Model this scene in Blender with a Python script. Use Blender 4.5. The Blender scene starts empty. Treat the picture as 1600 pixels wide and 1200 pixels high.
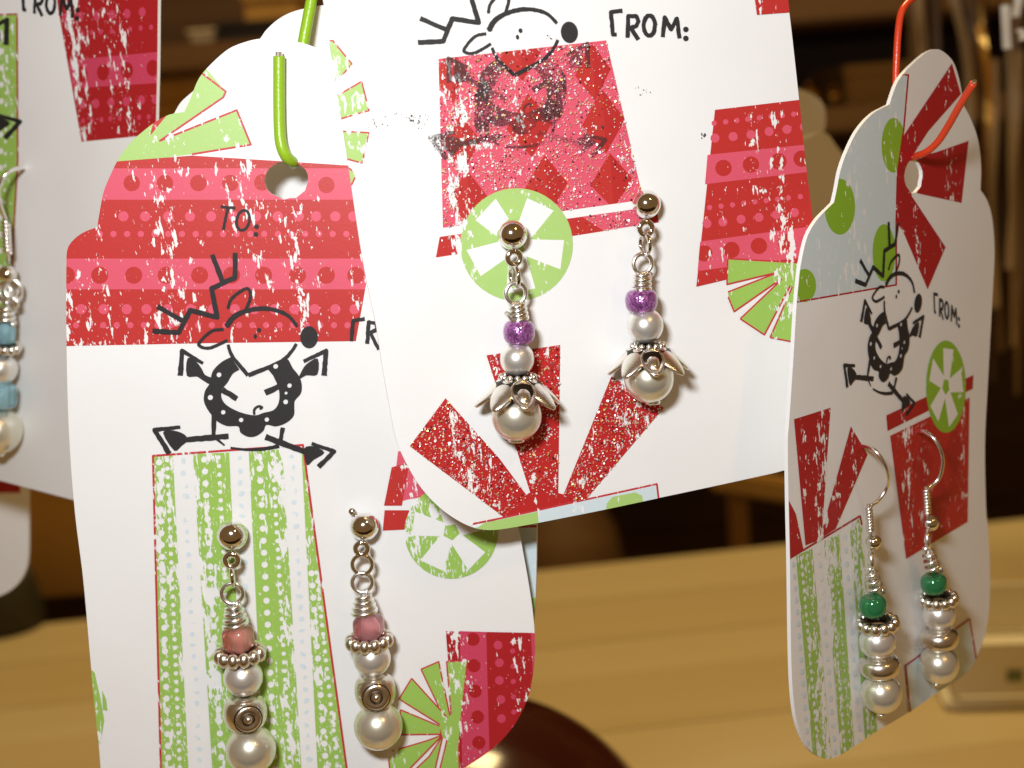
import bpy, bmesh, math, random
from mathutils import Vector, Matrix
from mathutils.geometry import delaunay_2d_cdt

random.seed(7)
SC = bpy.context.scene
COL = SC.collection

# ------------------------------------------------------------------ camera
FPX = 2198.0                        # focal length in photo pixels (1600 wide)
CAM = Vector((0, 0, 0.20))
PITCH, ROLL = math.radians(10), math.radians(4.5)
FWD = Vector((0, math.cos(PITCH), -math.sin(PITCH)))
U0 = Vector((0, math.sin(PITCH), math.cos(PITCH))); R0 = Vector((1, 0, 0))
RT = R0 * math.cos(ROLL) - U0 * math.sin(ROLL)
UP = U0 * math.cos(ROLL) + R0 * math.sin(ROLL)
cd = bpy.data.cameras.new('camera'); cam = bpy.data.objects.new('camera', cd); COL.objects.link(cam)
M3 = Matrix((RT, UP, -FWD)).transposed()
cam.matrix_world = Matrix.Translation(CAM) @ M3.to_4x4()
cd.sensor_width = 36; cd.lens = 36 * FPX / 1600
cd.clip_start = 0.005; cd.clip_end = 50
cd.dof.use_dof = True; cd.dof.focus_distance = 0.168; cd.dof.aperture_fstop = 26
SC.camera = cam
SC.render.resolution_x, SC.render.resolution_y = 1024, 768

# ------------------------------------------------------------------ light
w = bpy.data.worlds.new('World'); SC.world = w; w.use_nodes = True
bg = w.node_tree.nodes['Background']
bg.inputs[0].default_value = (0.150, 0.083, 0.030, 1); bg.inputs[1].default_value = 1.0

def area(name, loc, target, sx, sy, power, color):
    d = bpy.data.lights.new(name, 'AREA'); d.shape = 'RECTANGLE'; d.size = sx; d.size_y = sy
    d.energy = power; d.color = color
    o = bpy.data.objects.new(name, d); COL.objects.link(o); o.location = loc
    o.rotation_euler = (Vector(target) - Vector(loc)).to_track_quat('-Z', 'Y').to_euler()
    return o
# the camera's own flash, up and to the left of the lens
FL = CAM + RT * -0.030 + UP * 0.040
area('camera_flash', FL, FL + FWD * 0.2 + RT * 0.012 - UP * 0.01, 0.026, 0.016, 0.378, (0.925, 0.965, 1.0))
# tungsten lamps of the room
area('ceiling_lamp', (0.15, 0.62, 1.15), (0.1, 0.45, 0.0), 0.25, 0.25, 9.0, (1.0, 0.74, 0.34))
area('room_lamp', (0.38, -0.32, 0.72), (0.02, 0.17, 0.17), 0.06, 0.06, 0.62, (1.0, 0.60, 0.22))

SC.view_settings.view_transform = 'Standard'; SC.view_settings.look = 'None'
SC.view_settings.exposure = 0; SC.view_settings.gamma = 1
SC.view_settings.use_curve_mapping = False
SC.render.engine = 'CYCLES'

# ------------------------------------------------------------------ helpers
def ray(px, py):
    return FWD + RT * ((px - 800) / FPX) - UP * ((py - 600) / FPX)
def at(px, py, depth):
    return CAM + ray(px, py) * depth
def ground(px, py, z=0.0):
    d = ray(px, py); t = (z - CAM.z) / d.z
    return CAM + d * t
def on_y(px, py, y):
    d = ray(px, py); return CAM + d * ((y - CAM.y) / d.y)

def tag(o, label=None, cat=None, group=None, kind=None):
    if label: o['label'] = label
    if cat: o['category'] = cat
    if group: o['group'] = group
    if kind: o['kind'] = kind
    return o
def link(name, me, mats, parent=None, smooth=False):
    o = bpy.data.objects.new(name, me); COL.objects.link(o)
    if mats is not None:
        for m in (mats if isinstance(mats, (list, tuple)) else [mats]):
            if len(me.materials) < len(mats if isinstance(mats, (list, tuple)) else [mats]): me.materials.append(m)
    if smooth:
        me.polygons.foreach_set('use_smooth', [True] * len(me.polygons))
    if parent: o.parent = parent
    return o
def empty(name, mat4):
    o = bpy.data.objects.new(name, None); COL.objects.link(o); o.matrix_world = mat4
    o.empty_display_size = 0.005
    return o
def mesh(name, v, f):
    me = bpy.data.meshes.new(name); me.from_pydata([tuple(p) for p in v], [], f); me.update(); return me

# ------------------------------------------------------------------ materials
MATS = {}
def new_mat(name):
    m = bpy.data.materials.new(name); m.use_nodes = True
    nt = m.node_tree; p = nt.nodes['Principled BSDF']; MATS[name] = m
    return m, nt, p
def setp(p, **k):
    for a, b in k.items():
        a = a.replace('_', ' ')
        p.inputs[a].default_value = (*b, 1) if isinstance(b, tuple) and len(b) == 3 else b
def node(nt, t, **k):
    n = nt.nodes.new(t)
    for a, b in k.items(): setattr(n, a, b)
    return n
def noise(nt, vec, scale, detail=2, rough=0.5, dim='3D'):
    n = node(nt, 'ShaderNodeTexNoise', noise_dimensions=dim)
    n.inputs['Scale'].default_value = scale; n.inputs['Detail'].default_value = detail
    n.inputs['Roughness'].default_value = rough
    if vec is not None: nt.links.new(vec, n.inputs['Vector'])
    return n.outputs['Fac']
def mathn(nt, op, a, b=None, c=None, clamp=False):
    n = node(nt, 'ShaderNodeMath', operation=op, use_clamp=clamp)
    for i, x in enumerate((a, b, c)):
        if x is None: continue
        if isinstance(x, (int, float)): n.inputs[i].default_value = x
        else: nt.links.new(x, n.inputs[i])
    return n.outputs[0]
def ramp(nt, fac, lo, hi):
    n = node(nt, 'ShaderNodeMapRange'); nt.links.new(fac, n.inputs[0])
    n.inputs[1].default_value = lo; n.inputs[2].default_value = hi
    return n.outputs[0]
def mapping(nt, vec, scale, loc=(0, 0, 0)):
    n = node(nt, 'ShaderNodeMapping'); nt.links.new(vec, n.inputs[0])
    n.inputs['Scale'].default_value = scale; n.inputs['Location'].default_value = loc
    return n.outputs[0]
def mixcol(nt, fac, a, b):
    n = node(nt, 'ShaderNodeMix', data_type='RGBA')
    if isinstance(fac, (int, float)): n.inputs[0].default_value = fac
    else: nt.links.new(fac, n.inputs[0])
    for i, x in ((6, a), (7, b)):
        if isinstance(x, tuple): n.inputs[i].default_value = (*x, 1)
        else: nt.links.new(x, n.inputs[i])
    return n.outputs[2]
def bump(nt, h, strength, dist):
    n = node(nt, 'ShaderNodeBump'); n.inputs['Strength'].default_value = strength
    n.inputs['Distance'].default_value = dist; nt.links.new(h, n.inputs['Height'])
    return n.outputs[0]

PAPER = (0.80, 0.793, 0.780)
# worn-print mask shared by every ink: vertical streaks where the ink has flaked off (UV = millimetres on the card)
def wear_group():
    g = bpy.data.node_groups.new('print_wear', 'ShaderNodeTree')
    g.interface.new_socket('Amount', in_out='INPUT', socket_type='NodeSocketFloat')
    g.interface.new_socket('Wear', in_out='OUTPUT', socket_type='NodeSocketFloat')
    gi = g.nodes.new('NodeGroupInput'); go = g.nodes.new('NodeGroupOutput')
    tc = g.nodes.new('ShaderNodeTexCoord'); uv = tc.outputs['UV']
    wob = noise(g, mapping(g, uv, (0.12, 0.12, 1)), 1.0, 1)
    s1 = noise(g, mapping(g, uv, (1.25, 0.34, 1)), 1.0, 4, 0.58)
    col = noise(g, mapping(g, uv, (0.20, 0.016, 1), (3.1, 0, 0)), 1.0, 2, 0.6)
    s2 = noise(g, mapping(g, uv, (3.4, 1.15, 1), (9, 4, 0)), 1.0, 3, 0.6)
    blot = noise(g, mapping(g, uv, (0.85, 0.5, 1), (5, 2, 0)), 1.0, 4, 0.62)
    a = mathn(g, 'ADD', s1, mathn(g, 'MULTIPLY', mathn(g, 'SUBTRACT', col, 0.5), 0.55))
    a = mathn(g, 'ADD', a, mathn(g, 'MULTIPLY', gi.outputs[0], 0.05))
    m1 = ramp(g, a, 0.632, 0.648)
    b = mathn(g, 'ADD', s2, mathn(g, 'MULTIPLY', mathn(g, 'SUBTRACT', col, 0.5), 0.4))
    b = mathn(g, 'ADD', b, mathn(g, 'MULTIPLY', gi.outputs[0], 0.05))
    m2 = ramp(g, b, 0.672, 0.692)
    c = mathn(g, 'ADD', blot, mathn(g, 'MULTIPLY', mathn(g, 'SUBTRACT', col, 0.5), 0.45))
    m3 = ramp(g, c, 0.655, 0.670)
    m = mathn(g, 'MAXIMUM', mathn(g, 'MAXIMUM', m1, m2), m3)
    g.links.new(m, go.inputs[0])
    return g
WEAR = wear_group()

def paper_mat():
    m, nt, p = new_mat('card_paper')
    tc = node(nt, 'ShaderNodeTexCoord')
    n = noise(nt, tc.outputs['Object'], 1400, 3)
    n2 = noise(nt, tc.outputs['Object'], 60, 2)
    nt.links.new(mixcol(nt, ramp(nt, n2, 0.3, 0.7), (0.812, 0.805, 0.793), (0.788, 0.778, 0.762)), p.inputs['Base Color'])
    setp(p, Roughness=0.42, Specular_IOR_Level=0.38)
    warp = noise(nt, tc.outputs['Object'], 38, 2, 0.4)
    b1 = node(nt, 'ShaderNodeBump'); b1.inputs['Strength'].default_value = 0.5; b1.inputs['Distance'].default_value = 0.0012
    nt.links.new(warp, b1.inputs['Height'])
    b2 = node(nt, 'ShaderNodeBump'); b2.inputs['Strength'].default_value = 0.12; b2.inputs['Distance'].default_value = 0.0001
    nt.links.new(n, b2.inputs['Height']); nt.links.new(b1.outputs[0], b2.inputs['Normal'])
    nt.links.new(b2.outputs[0], p.inputs['Normal'])
    return m
paper = paper_mat()

def ink(name, rgb, amount=0.0, rough=0.40, wear=True, speck=0.08):
    m, nt, p = new_mat(name)
    tc = node(nt, 'ShaderNodeTexCoord')
    n = noise(nt, mapping(nt, tc.outputs['UV'], (9, 9, 1)), 1.0, 2)
    lo = tuple(c * (1 - speck) for c in rgb); hi = tuple(min(1, c * (1 + speck) + 0.01) for c in rgb)
    c = mixcol(nt, n, lo, hi)
    if wear:
        g = node(nt, 'ShaderNodeGroup'); g.node_tree = WEAR; g.inputs[0].default_value = amount
        c = mixcol(nt, g.outputs[0], c, PAPER)
    nt.links.new(c, p.inputs['Base Color'])
    setp(p, Roughness=rough, Specular_IOR_Level=0.30)
    b = noise(nt, tc.outputs['Object'], 2600, 2)
    nt.links.new(bump(nt, b, 0.10, 0.0001), p.inputs['Normal'])
    return m
ink('red', (0.48, 0.026, 0.022)); ink('pink', (0.66, 0.088, 0.140)); ink('green', (0.31, 0.51, 0.095))
ink('gift_pink', (0.66, 0.088, 0.140), amount=-0.9); ink('gift_red', (0.47, 0.026, 0.020), amount=-0.9); ink('gift_shade', (0.43, 0.018, 0.016), amount=-0.9)
ink('dark_red', (0.39, 0.010, 0.014), amount=-0.1); ink('dim_pink', (0.56, 0.050, 0.105), amount=-0.1)  # deeper copies of the red and pink inks, weaker flash put into the colour
ink('blue', (0.60, 0.70, 0.73)); ink('line_red', (0.50, 0.035, 0.04), amount=0.4)
ink('green_worn', (0.31, 0.51, 0.095), amount=1.5); ink('pale_green', (0.38, 0.57, 0.17), amount=-0.6)  # the paler green has the flash wash-out painted into its colour
ink('fan_red', (0.46, 0.016, 0.015), amount=0.15); ink('solid_red', (0.40, 0.010, 0.014), amount=-0.9)
ink('solid_green', (0.25, 0.46, 0.030), amount=-1.2); ink('white_print', PAPER, wear=False, speck=0.0)
ink('pale_mark', (0.62, 0.71, 0.76), wear=True, amount=0.4)

def stamp_mat(name, opacity):
    m, nt, p = new_mat(name)
    tc = node(nt, 'ShaderNodeTexCoord'); uv = tc.outputs['UV']
    n = noise(nt, mapping(nt, uv, (7, 7, 1)), 1.0, 3, 0.7)
    setp(p, Base_Color=(0.020, 0.018, 0.019), Roughness=0.55, Specular_IOR_Level=0.3)
    tr = node(nt, 'ShaderNodeBsdfTransparent'); mx = node(nt, 'ShaderNodeMixShader')
    f = ramp(nt, n, 0.20, 0.42)
    f = mathn(nt, 'MULTIPLY', mathn(nt, 'MULTIPLY_ADD', f, 0.30, 0.70), opacity)
    nt.links.new(f, mx.inputs[0]); nt.links.new(tr.outputs[0], mx.inputs[1]); nt.links.new(p.outputs[0], mx.inputs[2])
    nt.links.new(mx.outputs[0], nt.nodes['Material Output'].inputs[0])
    return m
stamp_mat('stamp_ink', 0.93)
def smear_mat():
    m, nt, p = new_mat('smear_ink')
    tc = node(nt, 'ShaderNodeTexCoord'); uv = tc.outputs['UV']
    n = noise(nt, mapping(nt, uv, (4.5, 4.5, 1)), 1.0, 4, 0.75)
    n2 = noise(nt, mapping(nt, uv, (0.35, 0.25, 1), (2, 7, 0)), 1.0, 2)
    a = mathn(nt, 'ADD', n, mathn(nt, 'MULTIPLY', mathn(nt, 'SUBTRACT', n2, 0.5), 0.7))
    setp(p, Base_Color=(0.020, 0.014, 0.016), Roughness=0.55)
    tr = node(nt, 'ShaderNodeBsdfTransparent'); mx = node(nt, 'ShaderNodeMixShader')
    f = mathn(nt, 'MULTIPLY', ramp(nt, a, 0.50, 0.60), 0.80)
    nt.links.new(f, mx.inputs[0]); nt.links.new(tr.outputs[0], mx.inputs[1]); nt.links.new(p.outputs[0], mx.inputs[2])
    nt.links.new(mx.outputs[0], nt.nodes['Material Output'].inputs[0])
smear_mat()
def faint_mat():
    m, nt, p = new_mat('faint_ink')
    tc = node(nt, 'ShaderNodeTexCoord'); uv = tc.outputs['UV']
    n = noise(nt, mapping(nt, uv, (5, 5, 1)), 1.0, 4, 0.7); n2 = noise(nt, mapping(nt, uv, (0.22, 0.22, 1), (4, 1, 0)), 1.0, 1)
    a = mathn(nt, 'ADD', n, mathn(nt, 'MULTIPLY', mathn(nt, 'SUBTRACT', n2, 0.5), 0.6))
    setp(p, Base_Color=(0.045, 0.016, 0.018), Roughness=0.55)
    tr = node(nt, 'ShaderNodeBsdfTransparent'); mx = node(nt, 'ShaderNodeMixShader')
    nt.links.new(mathn(nt, 'MULTIPLY', ramp(nt, a, 0.40, 0.54), 0.66), mx.inputs[0]); nt.links.new(tr.outputs[0], mx.inputs[1]); nt.links.new(p.outputs[0], mx.inputs[2])
    nt.links.new(mx.outputs[0], nt.nodes['Material Output'].inputs[0])
faint_mat()

def simple(name, rgb, **k):
    m, nt, p = new_mat(name); setp(p, Base_Color=rgb, **k); return m
def metal(name, rgb, rough, scr=0.0):
    m, nt, p = new_mat(name); setp(p, Base_Color=rgb, Metallic=1.0, Roughness=rough)
    tc = node(nt, 'ShaderNodeTexCoord')
    n = noise(nt, tc.outputs['Object'], 900, 3)
    nt.links.new(ramp(nt, n, -0.4, 1.4), p.inputs['Roughness']) if False else None
    if scr: nt.links.new(bump(nt, n, scr, 0.0002), p.inputs['Normal'])
    return m
metal('bright_silver', (0.88, 0.86, 0.82), 0.10)
metal('wire_silver', (0.95, 0.94, 0.91), 0.26)
metal('antique_silver', (0.84, 0.80, 0.73), 0.27, 0.2)
metal('oxidised', (0.06, 0.048, 0.036), 0.38, 0.4)
metal('drum_silver', (0.82, 0.77, 0.69), 0.26, 0.12)
def pearl(name, rgb):
    m, nt, p = new_mat(name)
    lw = node(nt, 'ShaderNodeLayerWeight'); lw.inputs[0].default_value = 0.45
    nt.links.new(mixcol(nt, lw.outputs['Facing'], rgb, tuple(min(1, c * 1.03) for c in rgb)), p.inputs['Base Color'])
    setp(p, Metallic=0.78, Roughness=0.30, Coat_Weight=0.6, Coat_Roughness=0.11, Specular_IOR_Level=0.6)
    return m
pearl('pearl_ivory', (0.80, 0.77, 0.64)); pearl('pearl_white', (0.86, 0.84, 0.79))
def bead(name, rgb, trans, rough=0.08, sparkle=0.0, metallic=0.0):
    m, nt, p = new_mat(name)
    setp(p, Base_Color=rgb, Transmission_Weight=trans, Roughness=rough, IOR=1.5, Metallic=metallic, Coat_Weight=0.8, Coat_Roughness=0.06)
    if sparkle:
        tc = node(nt, 'ShaderNodeTexCoord')
        v = node(nt, 'ShaderNodeTexVoronoi'); v.inputs['Scale'].default_value = 4200
        nt.links.new(tc.outputs['Object'], v.inputs['Vector'])
        c = mixcol(nt, ramp(nt, v.outputs['Color'], 0.2, 0.95), tuple(x * 0.55 for x in rgb), tuple(min(1, x * 1.7 + 0.05) for x in rgb))
        nt.links.new(c, p.inputs['Base Color'])
        nt.links.new(bump(nt, v.outputs['Distance'], sparkle, 0.0003), p.inputs['Normal'])
    return m
bead('purple_glass', (0.30, 0.085, 0.30), 0.0, 0.16, 0.25, 0.45)
bead('pink_glass', (1.0, 0.42, 0.34), 0.86, 0.03)
bead('rose_glass', (1.0, 0.42, 0.46), 0.86, 0.03)
simple('lining', (0.86, 0.80, 0.78), Roughness=0.35, Metallic=0.25)
bead('blue_glass', (0.42, 0.78, 0.92), 0.75, 0.06)
bead('green_glass', (0.025, 0.21, 0.075), 0.0, 0.12, 0.0, 0.35)
def plastic(name, rgb):
    m, nt, p = new_mat(name); setp(p, Base_Color=rgb, Roughness=0.28, Specular_IOR_Level=0.5)
    tc = node(nt, 'ShaderNodeTexCoord')
    nt.links.new(bump(nt, noise(nt, tc.outputs['Object'], 2600, 2), 0.14, 0.0003), p.inputs['Normal'])
plastic('green_sleeve', (0.28, 0.49, 0.020)); plastic('red_sleeve', (0.70, 0.055, 0.016))
simple('glitter_white', (0.92, 0.78, 0.78), Metallic=0.25, Roughness=0.28)
simple('glitter_gold', (0.90, 0.66, 0.24), Metallic=0.4, Roughness=0.25)
simple('glitter_dark', (0.10, 0.03, 0.04), Metallic=0.6, Roughness=0.3)
def wood(name, a, b, rough=0.5, sc=(3, 40, 40)):
    m, nt, p = new_mat(name)
    tc = node(nt, 'ShaderNodeTexCoord')
    n = noise(nt, mapping(nt, tc.outputs['Object'], sc), 1.0, 4, 0.6)
    nt.links.new(mixcol(nt, ramp(nt, n, 0.3, 0.7), a, b), p.inputs['Base Color'])
    setp(p, Roughness=rough)
    nt.links.new(bump(nt, n, 0.2, 0.001), p.inputs['Normal'])
    return m
wood('table_wood', (0.54, 0.43, 0.235), (0.49, 0.38, 0.195), 0.45)
wood('table_wood_dark', (0.51, 0.395, 0.205), (0.46, 0.345, 0.17), 0.45)
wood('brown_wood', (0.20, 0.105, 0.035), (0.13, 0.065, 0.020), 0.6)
wood('shaded_back', (0.10, 0.05, 0.018), (0.07, 0.033, 0.012), 0.6)  # darker than the boards: shade inside the shelf put into the colour
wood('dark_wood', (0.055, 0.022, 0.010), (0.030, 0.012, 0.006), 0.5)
wood('kraft', (0.52, 0.29, 0.07), (0.45, 0.245, 0.055), 0.8, (30, 30, 30))
wood('dish_glaze', (0.060, 0.012, 0.007), (0.035, 0.008, 0.005), 0.15, (12, 12, 12))
wood('black_card', (0.012, 0.009, 0.008), (0.020, 0.014, 0.012), 0.6, (20, 20, 20))
wood('cream_card', (0.74, 0.68, 0.52), (0.70, 0.63, 0.47), 0.7, (20, 20, 20))
wood('orange_card', (0.55, 0.20, 0.03), (0.48, 0.17, 0.03), 0.6, (20, 20, 20))
wood('green_dark', (0.020, 0.030, 0.010), (0.030, 0.020, 0.010), 0.6, (30, 30, 30))
wood('tan_strip', (0.42, 0.31, 0.17), (0.33, 0.23, 0.11), 0.45, (60, 60, 8))
wood('brown_strip', (0.17, 0.10, 0.04), (0.10, 0.055, 0.02), 0.45, (60, 60, 8))
wood('mark_green', (0.16, 0.20, 0.08), (0.12, 0.16, 0.06), 0.6, (90, 90, 90))
metal('gold_foil', (0.75, 0.42, 0.10), 0.32, 0.5)
simple('foil_glint', (0.88, 0.88, 0.82), Roughness=0.3, Metallic=0.2)  # pale base: these short strips stand in for glints of light on foil

# ------------------------------------------------------------------ 2D print tools
def catmull(pts, n=6):
    """closed outline; a point written (x, y, 1) is a sharp corner"""
    P = [Vector(p[:2]) for p in pts]; C = [len(p) > 2 and p[2] == 1 for p in pts]; N = len(P); out = []
    for i in range(N):
        a, b = P[i], P[(i + 1) % N]
        p0 = P[i - 1] if not C[i] else a - (b - a)
        p3 = P[(i + 2) % N] if not C[(i + 1) % N] else b + (b - a)
        L = (b - a).length; k = max(1, min(n, int(L / 6)))
        m1 = (b - p0) * 0.5; m2 = (p3 - a) * 0.5
        for m in (m1, m2):
            if m.length > L: m *= L / m.length
        for j in range(k):
            t = j / k; t2 = t * t; t3 = t2 * t
            out.append((2*t3-3*t2+1) * a + (t3-2*t2+t) * m1 + (-2*t3+3*t2) * b + (t3-t2) * m2)
    return [(p.x, p.y) for p in out]
def circ(cx, cy, r, n=16, ry=None, rot=0.0):
    ry = r if ry is None else ry; c, s = math.cos(rot), math.sin(rot); o = []
    for i in range(n):
        a = 2 * math.pi * i / n; x, y = r * math.cos(a), ry * math.sin(a)
        o.append((cx + x * c - y * s, cy + x * s + y * c))
    return o
def stroke(pts, wd, w2=None, rough=0.0):
    """polyline -> list of convex polygons"""
    out = []; n = len(pts); w2 = wd if w2 is None else w2
    def wid(i): return (wd + (w2 - wd) * i / max(1, n - 1)) / 2
    for i in range(n - 1):
        a, b = Vector(pts[i]), Vector(pts[i + 1]); d = b - a
        if d.length < 1e-6: continue
        nn = Vector((-d.y, d.x)).normalized(); h0, h1 = wid(i), wid(i + 1)
        m = max(1, min(14, int(d.length / (h0 * 1.3 + 1e-6)))) if rough else 1
        up, dn = [], []
        for q in range(m + 1):          # an uneven, hand-inked edge
            t = q / m; h = h0 + (h1 - h0) * t; c = a.lerp(b, t)
            up.append(tuple(c + nn * h * (1 + random.uniform(-rough, rough)))); dn.append(tuple(c - nn * h * (1 + random.uniform(-rough, rough))))
        out.append(up + dn[::-1])
    for i in range(1, n - 1): out.append(circ(*pts[i], wid(i), 8))
    return out
def inpoly(x, y, P):
    c = False; j = len(P) - 1
    for i in range(len(P)):
        if (P[i][1] > y) != (P[j][1] > y) and x < (P[j][0]-P[i][0]) * (y-P[i][1]) / (P[j][1]-P[i][1]) + P[i][0]: c = not c
        j = i
    return c
def lerp(a, b, t): return (a[0] + (b[0]-a[0]) * t, a[1] + (b[1]-a[1]) * t)

class Card:
    """a flat tag standing where photo pixel (px,py) lies at the given depth, turned by yaw, leaning by lean"""
    def __init__(s, px, py, depth, yaw, lean=0.0, thick=0.0005):
        s.o = at(px, py, depth); y = math.radians(yaw); l = math.radians(lean)
        s.n = Vector((math.sin(y) * math.cos(l), -math.cos(y) * math.cos(l), math.sin(l))).normalized()
        s.u = Vector((0, 0, 1)).cross(s.n).normalized(); s.v = s.n.cross(s.u)
        s.rot = Matrix((s.u, s.v, s.n)).transposed(); s.mat = Matrix.Translation(s.o) @ s.rot.to_4x4()
        s.inv = s.mat.inverted(); s.t = thick; s.layer = 0; s.obj = None
    def world(s, px, py, off=0.0):
        d = ray(px, py); return CAM + d * ((s.o + s.n * off - CAM).dot(s.n) / d.dot(s.n))
    def loc(s, px, py, off=0.0): return s.inv @ s.world(px, py, off)
    def scale(s, px, py, off=0.0): return (s.world(px, py, off) - CAM).dot(FWD) / FPX
    def mm(s, p):
        q = s.loc(*p); return Vector((q.x * 1000, q.y * 1000))
    def build(s, name, outline, holes, mat):
        s.outline = [s.mm(p) for p in outline]; s.holes = [[s.mm(p) for p in h] for h in holes]
        loops = [s.outline] + s.holes
        vs, tris = s.fill([(loops[0], 0)], [])
        V = [(v.x / 1000, v.y / 1000, 0) for v in vs]; n = len(V)
        F = [t for t, _ in tris]
        V += [(x, y, -s.t) for x, y, _ in V]; F += [tuple(n + i for i in reversed(t)) for t, _ in tris]
        for lp in loops:
            k = len(lp); b = len(V)
            V += [(p.x / 1000, p.y / 1000, 0) for p in lp] + [(p.x / 1000, p.y / 1000, -s.t) for p in lp]
            F += [(b + i, b + (i + 1) % k, b + k + (i + 1) % k, b + k + i) for i in range(k)]
        me = mesh(name, V, F); s.obj = link(name, me, mat); s.obj.matrix_world = s.mat
        bm = bmesh.new(); bm.from_mesh(me); bmesh.ops.recalc_face_normals(bm, faces=bm.faces[len(tris)*2:]); bm.to_mesh(me); bm.free()
        return s.obj
    def fill(s, polys, extra):
        """planar partition; polys = [(mm-polygon, material index or None)], later ones on top"""
        V, Fc = [], []
        def add(P):
            A = sum(P[i].x * P[(i+1) % len(P)].y - P[(i+1) % len(P)].x * P[i].y for i in range(len(P)))
            P = P if A > 0 else P[::-1]; b = len(V); V.extend(P); Fc.append(list(range(b, b + len(P))))
        add(s.outline)
        for h in s.holes: add(h)
        k0 = len(Fc)
        for P, _ in polys: add(P)
        r = delaunay_2d_cdt(V, [], Fc, 0, 1e-5, True)
        vo, fo, of = r[0], r[2], r[5]; out = []
        for f, ids in zip(fo, of):
            if 0 not in ids or any(i in ids for i in range(1, k0)): continue
            t = [i for i in ids if i >= k0]
            if not t: continue
            m = polys[max(t) - k0][1]
            if m is None: continue
            a, b, c = (vo[i] for i in f)
            if (b - a).cross(c - a) < 0: f = f[::-1]
            out.append((tuple(f), m))
        return vo, out
    def prt(s, name, shapes, label=None):
        """print shapes [(pixel polygon, material key or None)] onto the card as one thin ink part"""
        s.layer += 1; z = 0.000012 + 0.000014 * s.layer
        keys = []; polys = []
        for P, k in shapes:
            if k is not None and k not in keys: keys.append(k)
            polys.append(([s.mm(p) for p in P], None if k is None else keys.index(k)))
        vs, tris = s.fill(polys, [])
        if not tris: return None
        used = sorted({i for t, _ in tris for i in t}); mp = {i: j for j, i in enumerate(used)}
        me = mesh(name, [(vs[i].x / 1000, vs[i].y / 1000, z) for i in used], [tuple(mp[i] for i in t) for t, _ in tris])
        me.polygons.foreach_set('material_index', [m for _, m in tris])
        uv = me.uv_layers.new(name='mm')
        for lp in me.loops:
            p = vs[used[lp.vertex_index]]; uv.data[lp.index].uv = (p.x + 60, p.y + 60)
        o = link(name, me, [MATS[k] for k in keys], s.obj)
        if label: o['label'] = label
        return o

def S(lst, wd, key, w2=None): return [(p, key) for p in stroke(lst, wd, w2, 0.17 if key == 'stamp_ink' else 0.0)]
def affine(src, dst):
    (x0, y0), (x1, y1), (x2, y2) = src; A = Matrix(((x0, y0, 1), (x1, y1, 1), (x2, y2, 1))).inverted()
    cx = A @ Vector([d[0] for d in dst]); cy = A @ Vector([d[1] for d in dst])
    return lambda p: (cx.dot(Vector((p[0], p[1], 1))), cy.dot(Vector((p[0], p[1], 1))))
def similar(src, dst):
    a, b = (complex(*p) for p in src); c, d = (complex(*p) for p in dst); k = (d - c) / (b - a)
    def f(p):
        z = c + (complex(*p) - a) * k; return (z.real, z.imag)
    return f
def xf(shapes, f): return [([f(p) for p in P], k) for P, k in shapes]
def smooth_line(pts, n=5):
    o = []
    for i in range(len(pts) - 1):
        p0 = Vector(pts[max(0, i-1)]); a = Vector(pts[i]); b = Vector(pts[i+1]); p3 = Vector(pts[min(len(pts)-1, i+2)])
        for j in range(n):
            t = j / n; q = 0.5 * ((2*a) + (b-p0)*t + (2*p0-5*a+4*b-p3)*t*t + (3*a-p0-3*b+p3)*t**3); o.append(tuple(q))
    o.append(tuple(pts[-1])); return o

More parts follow.
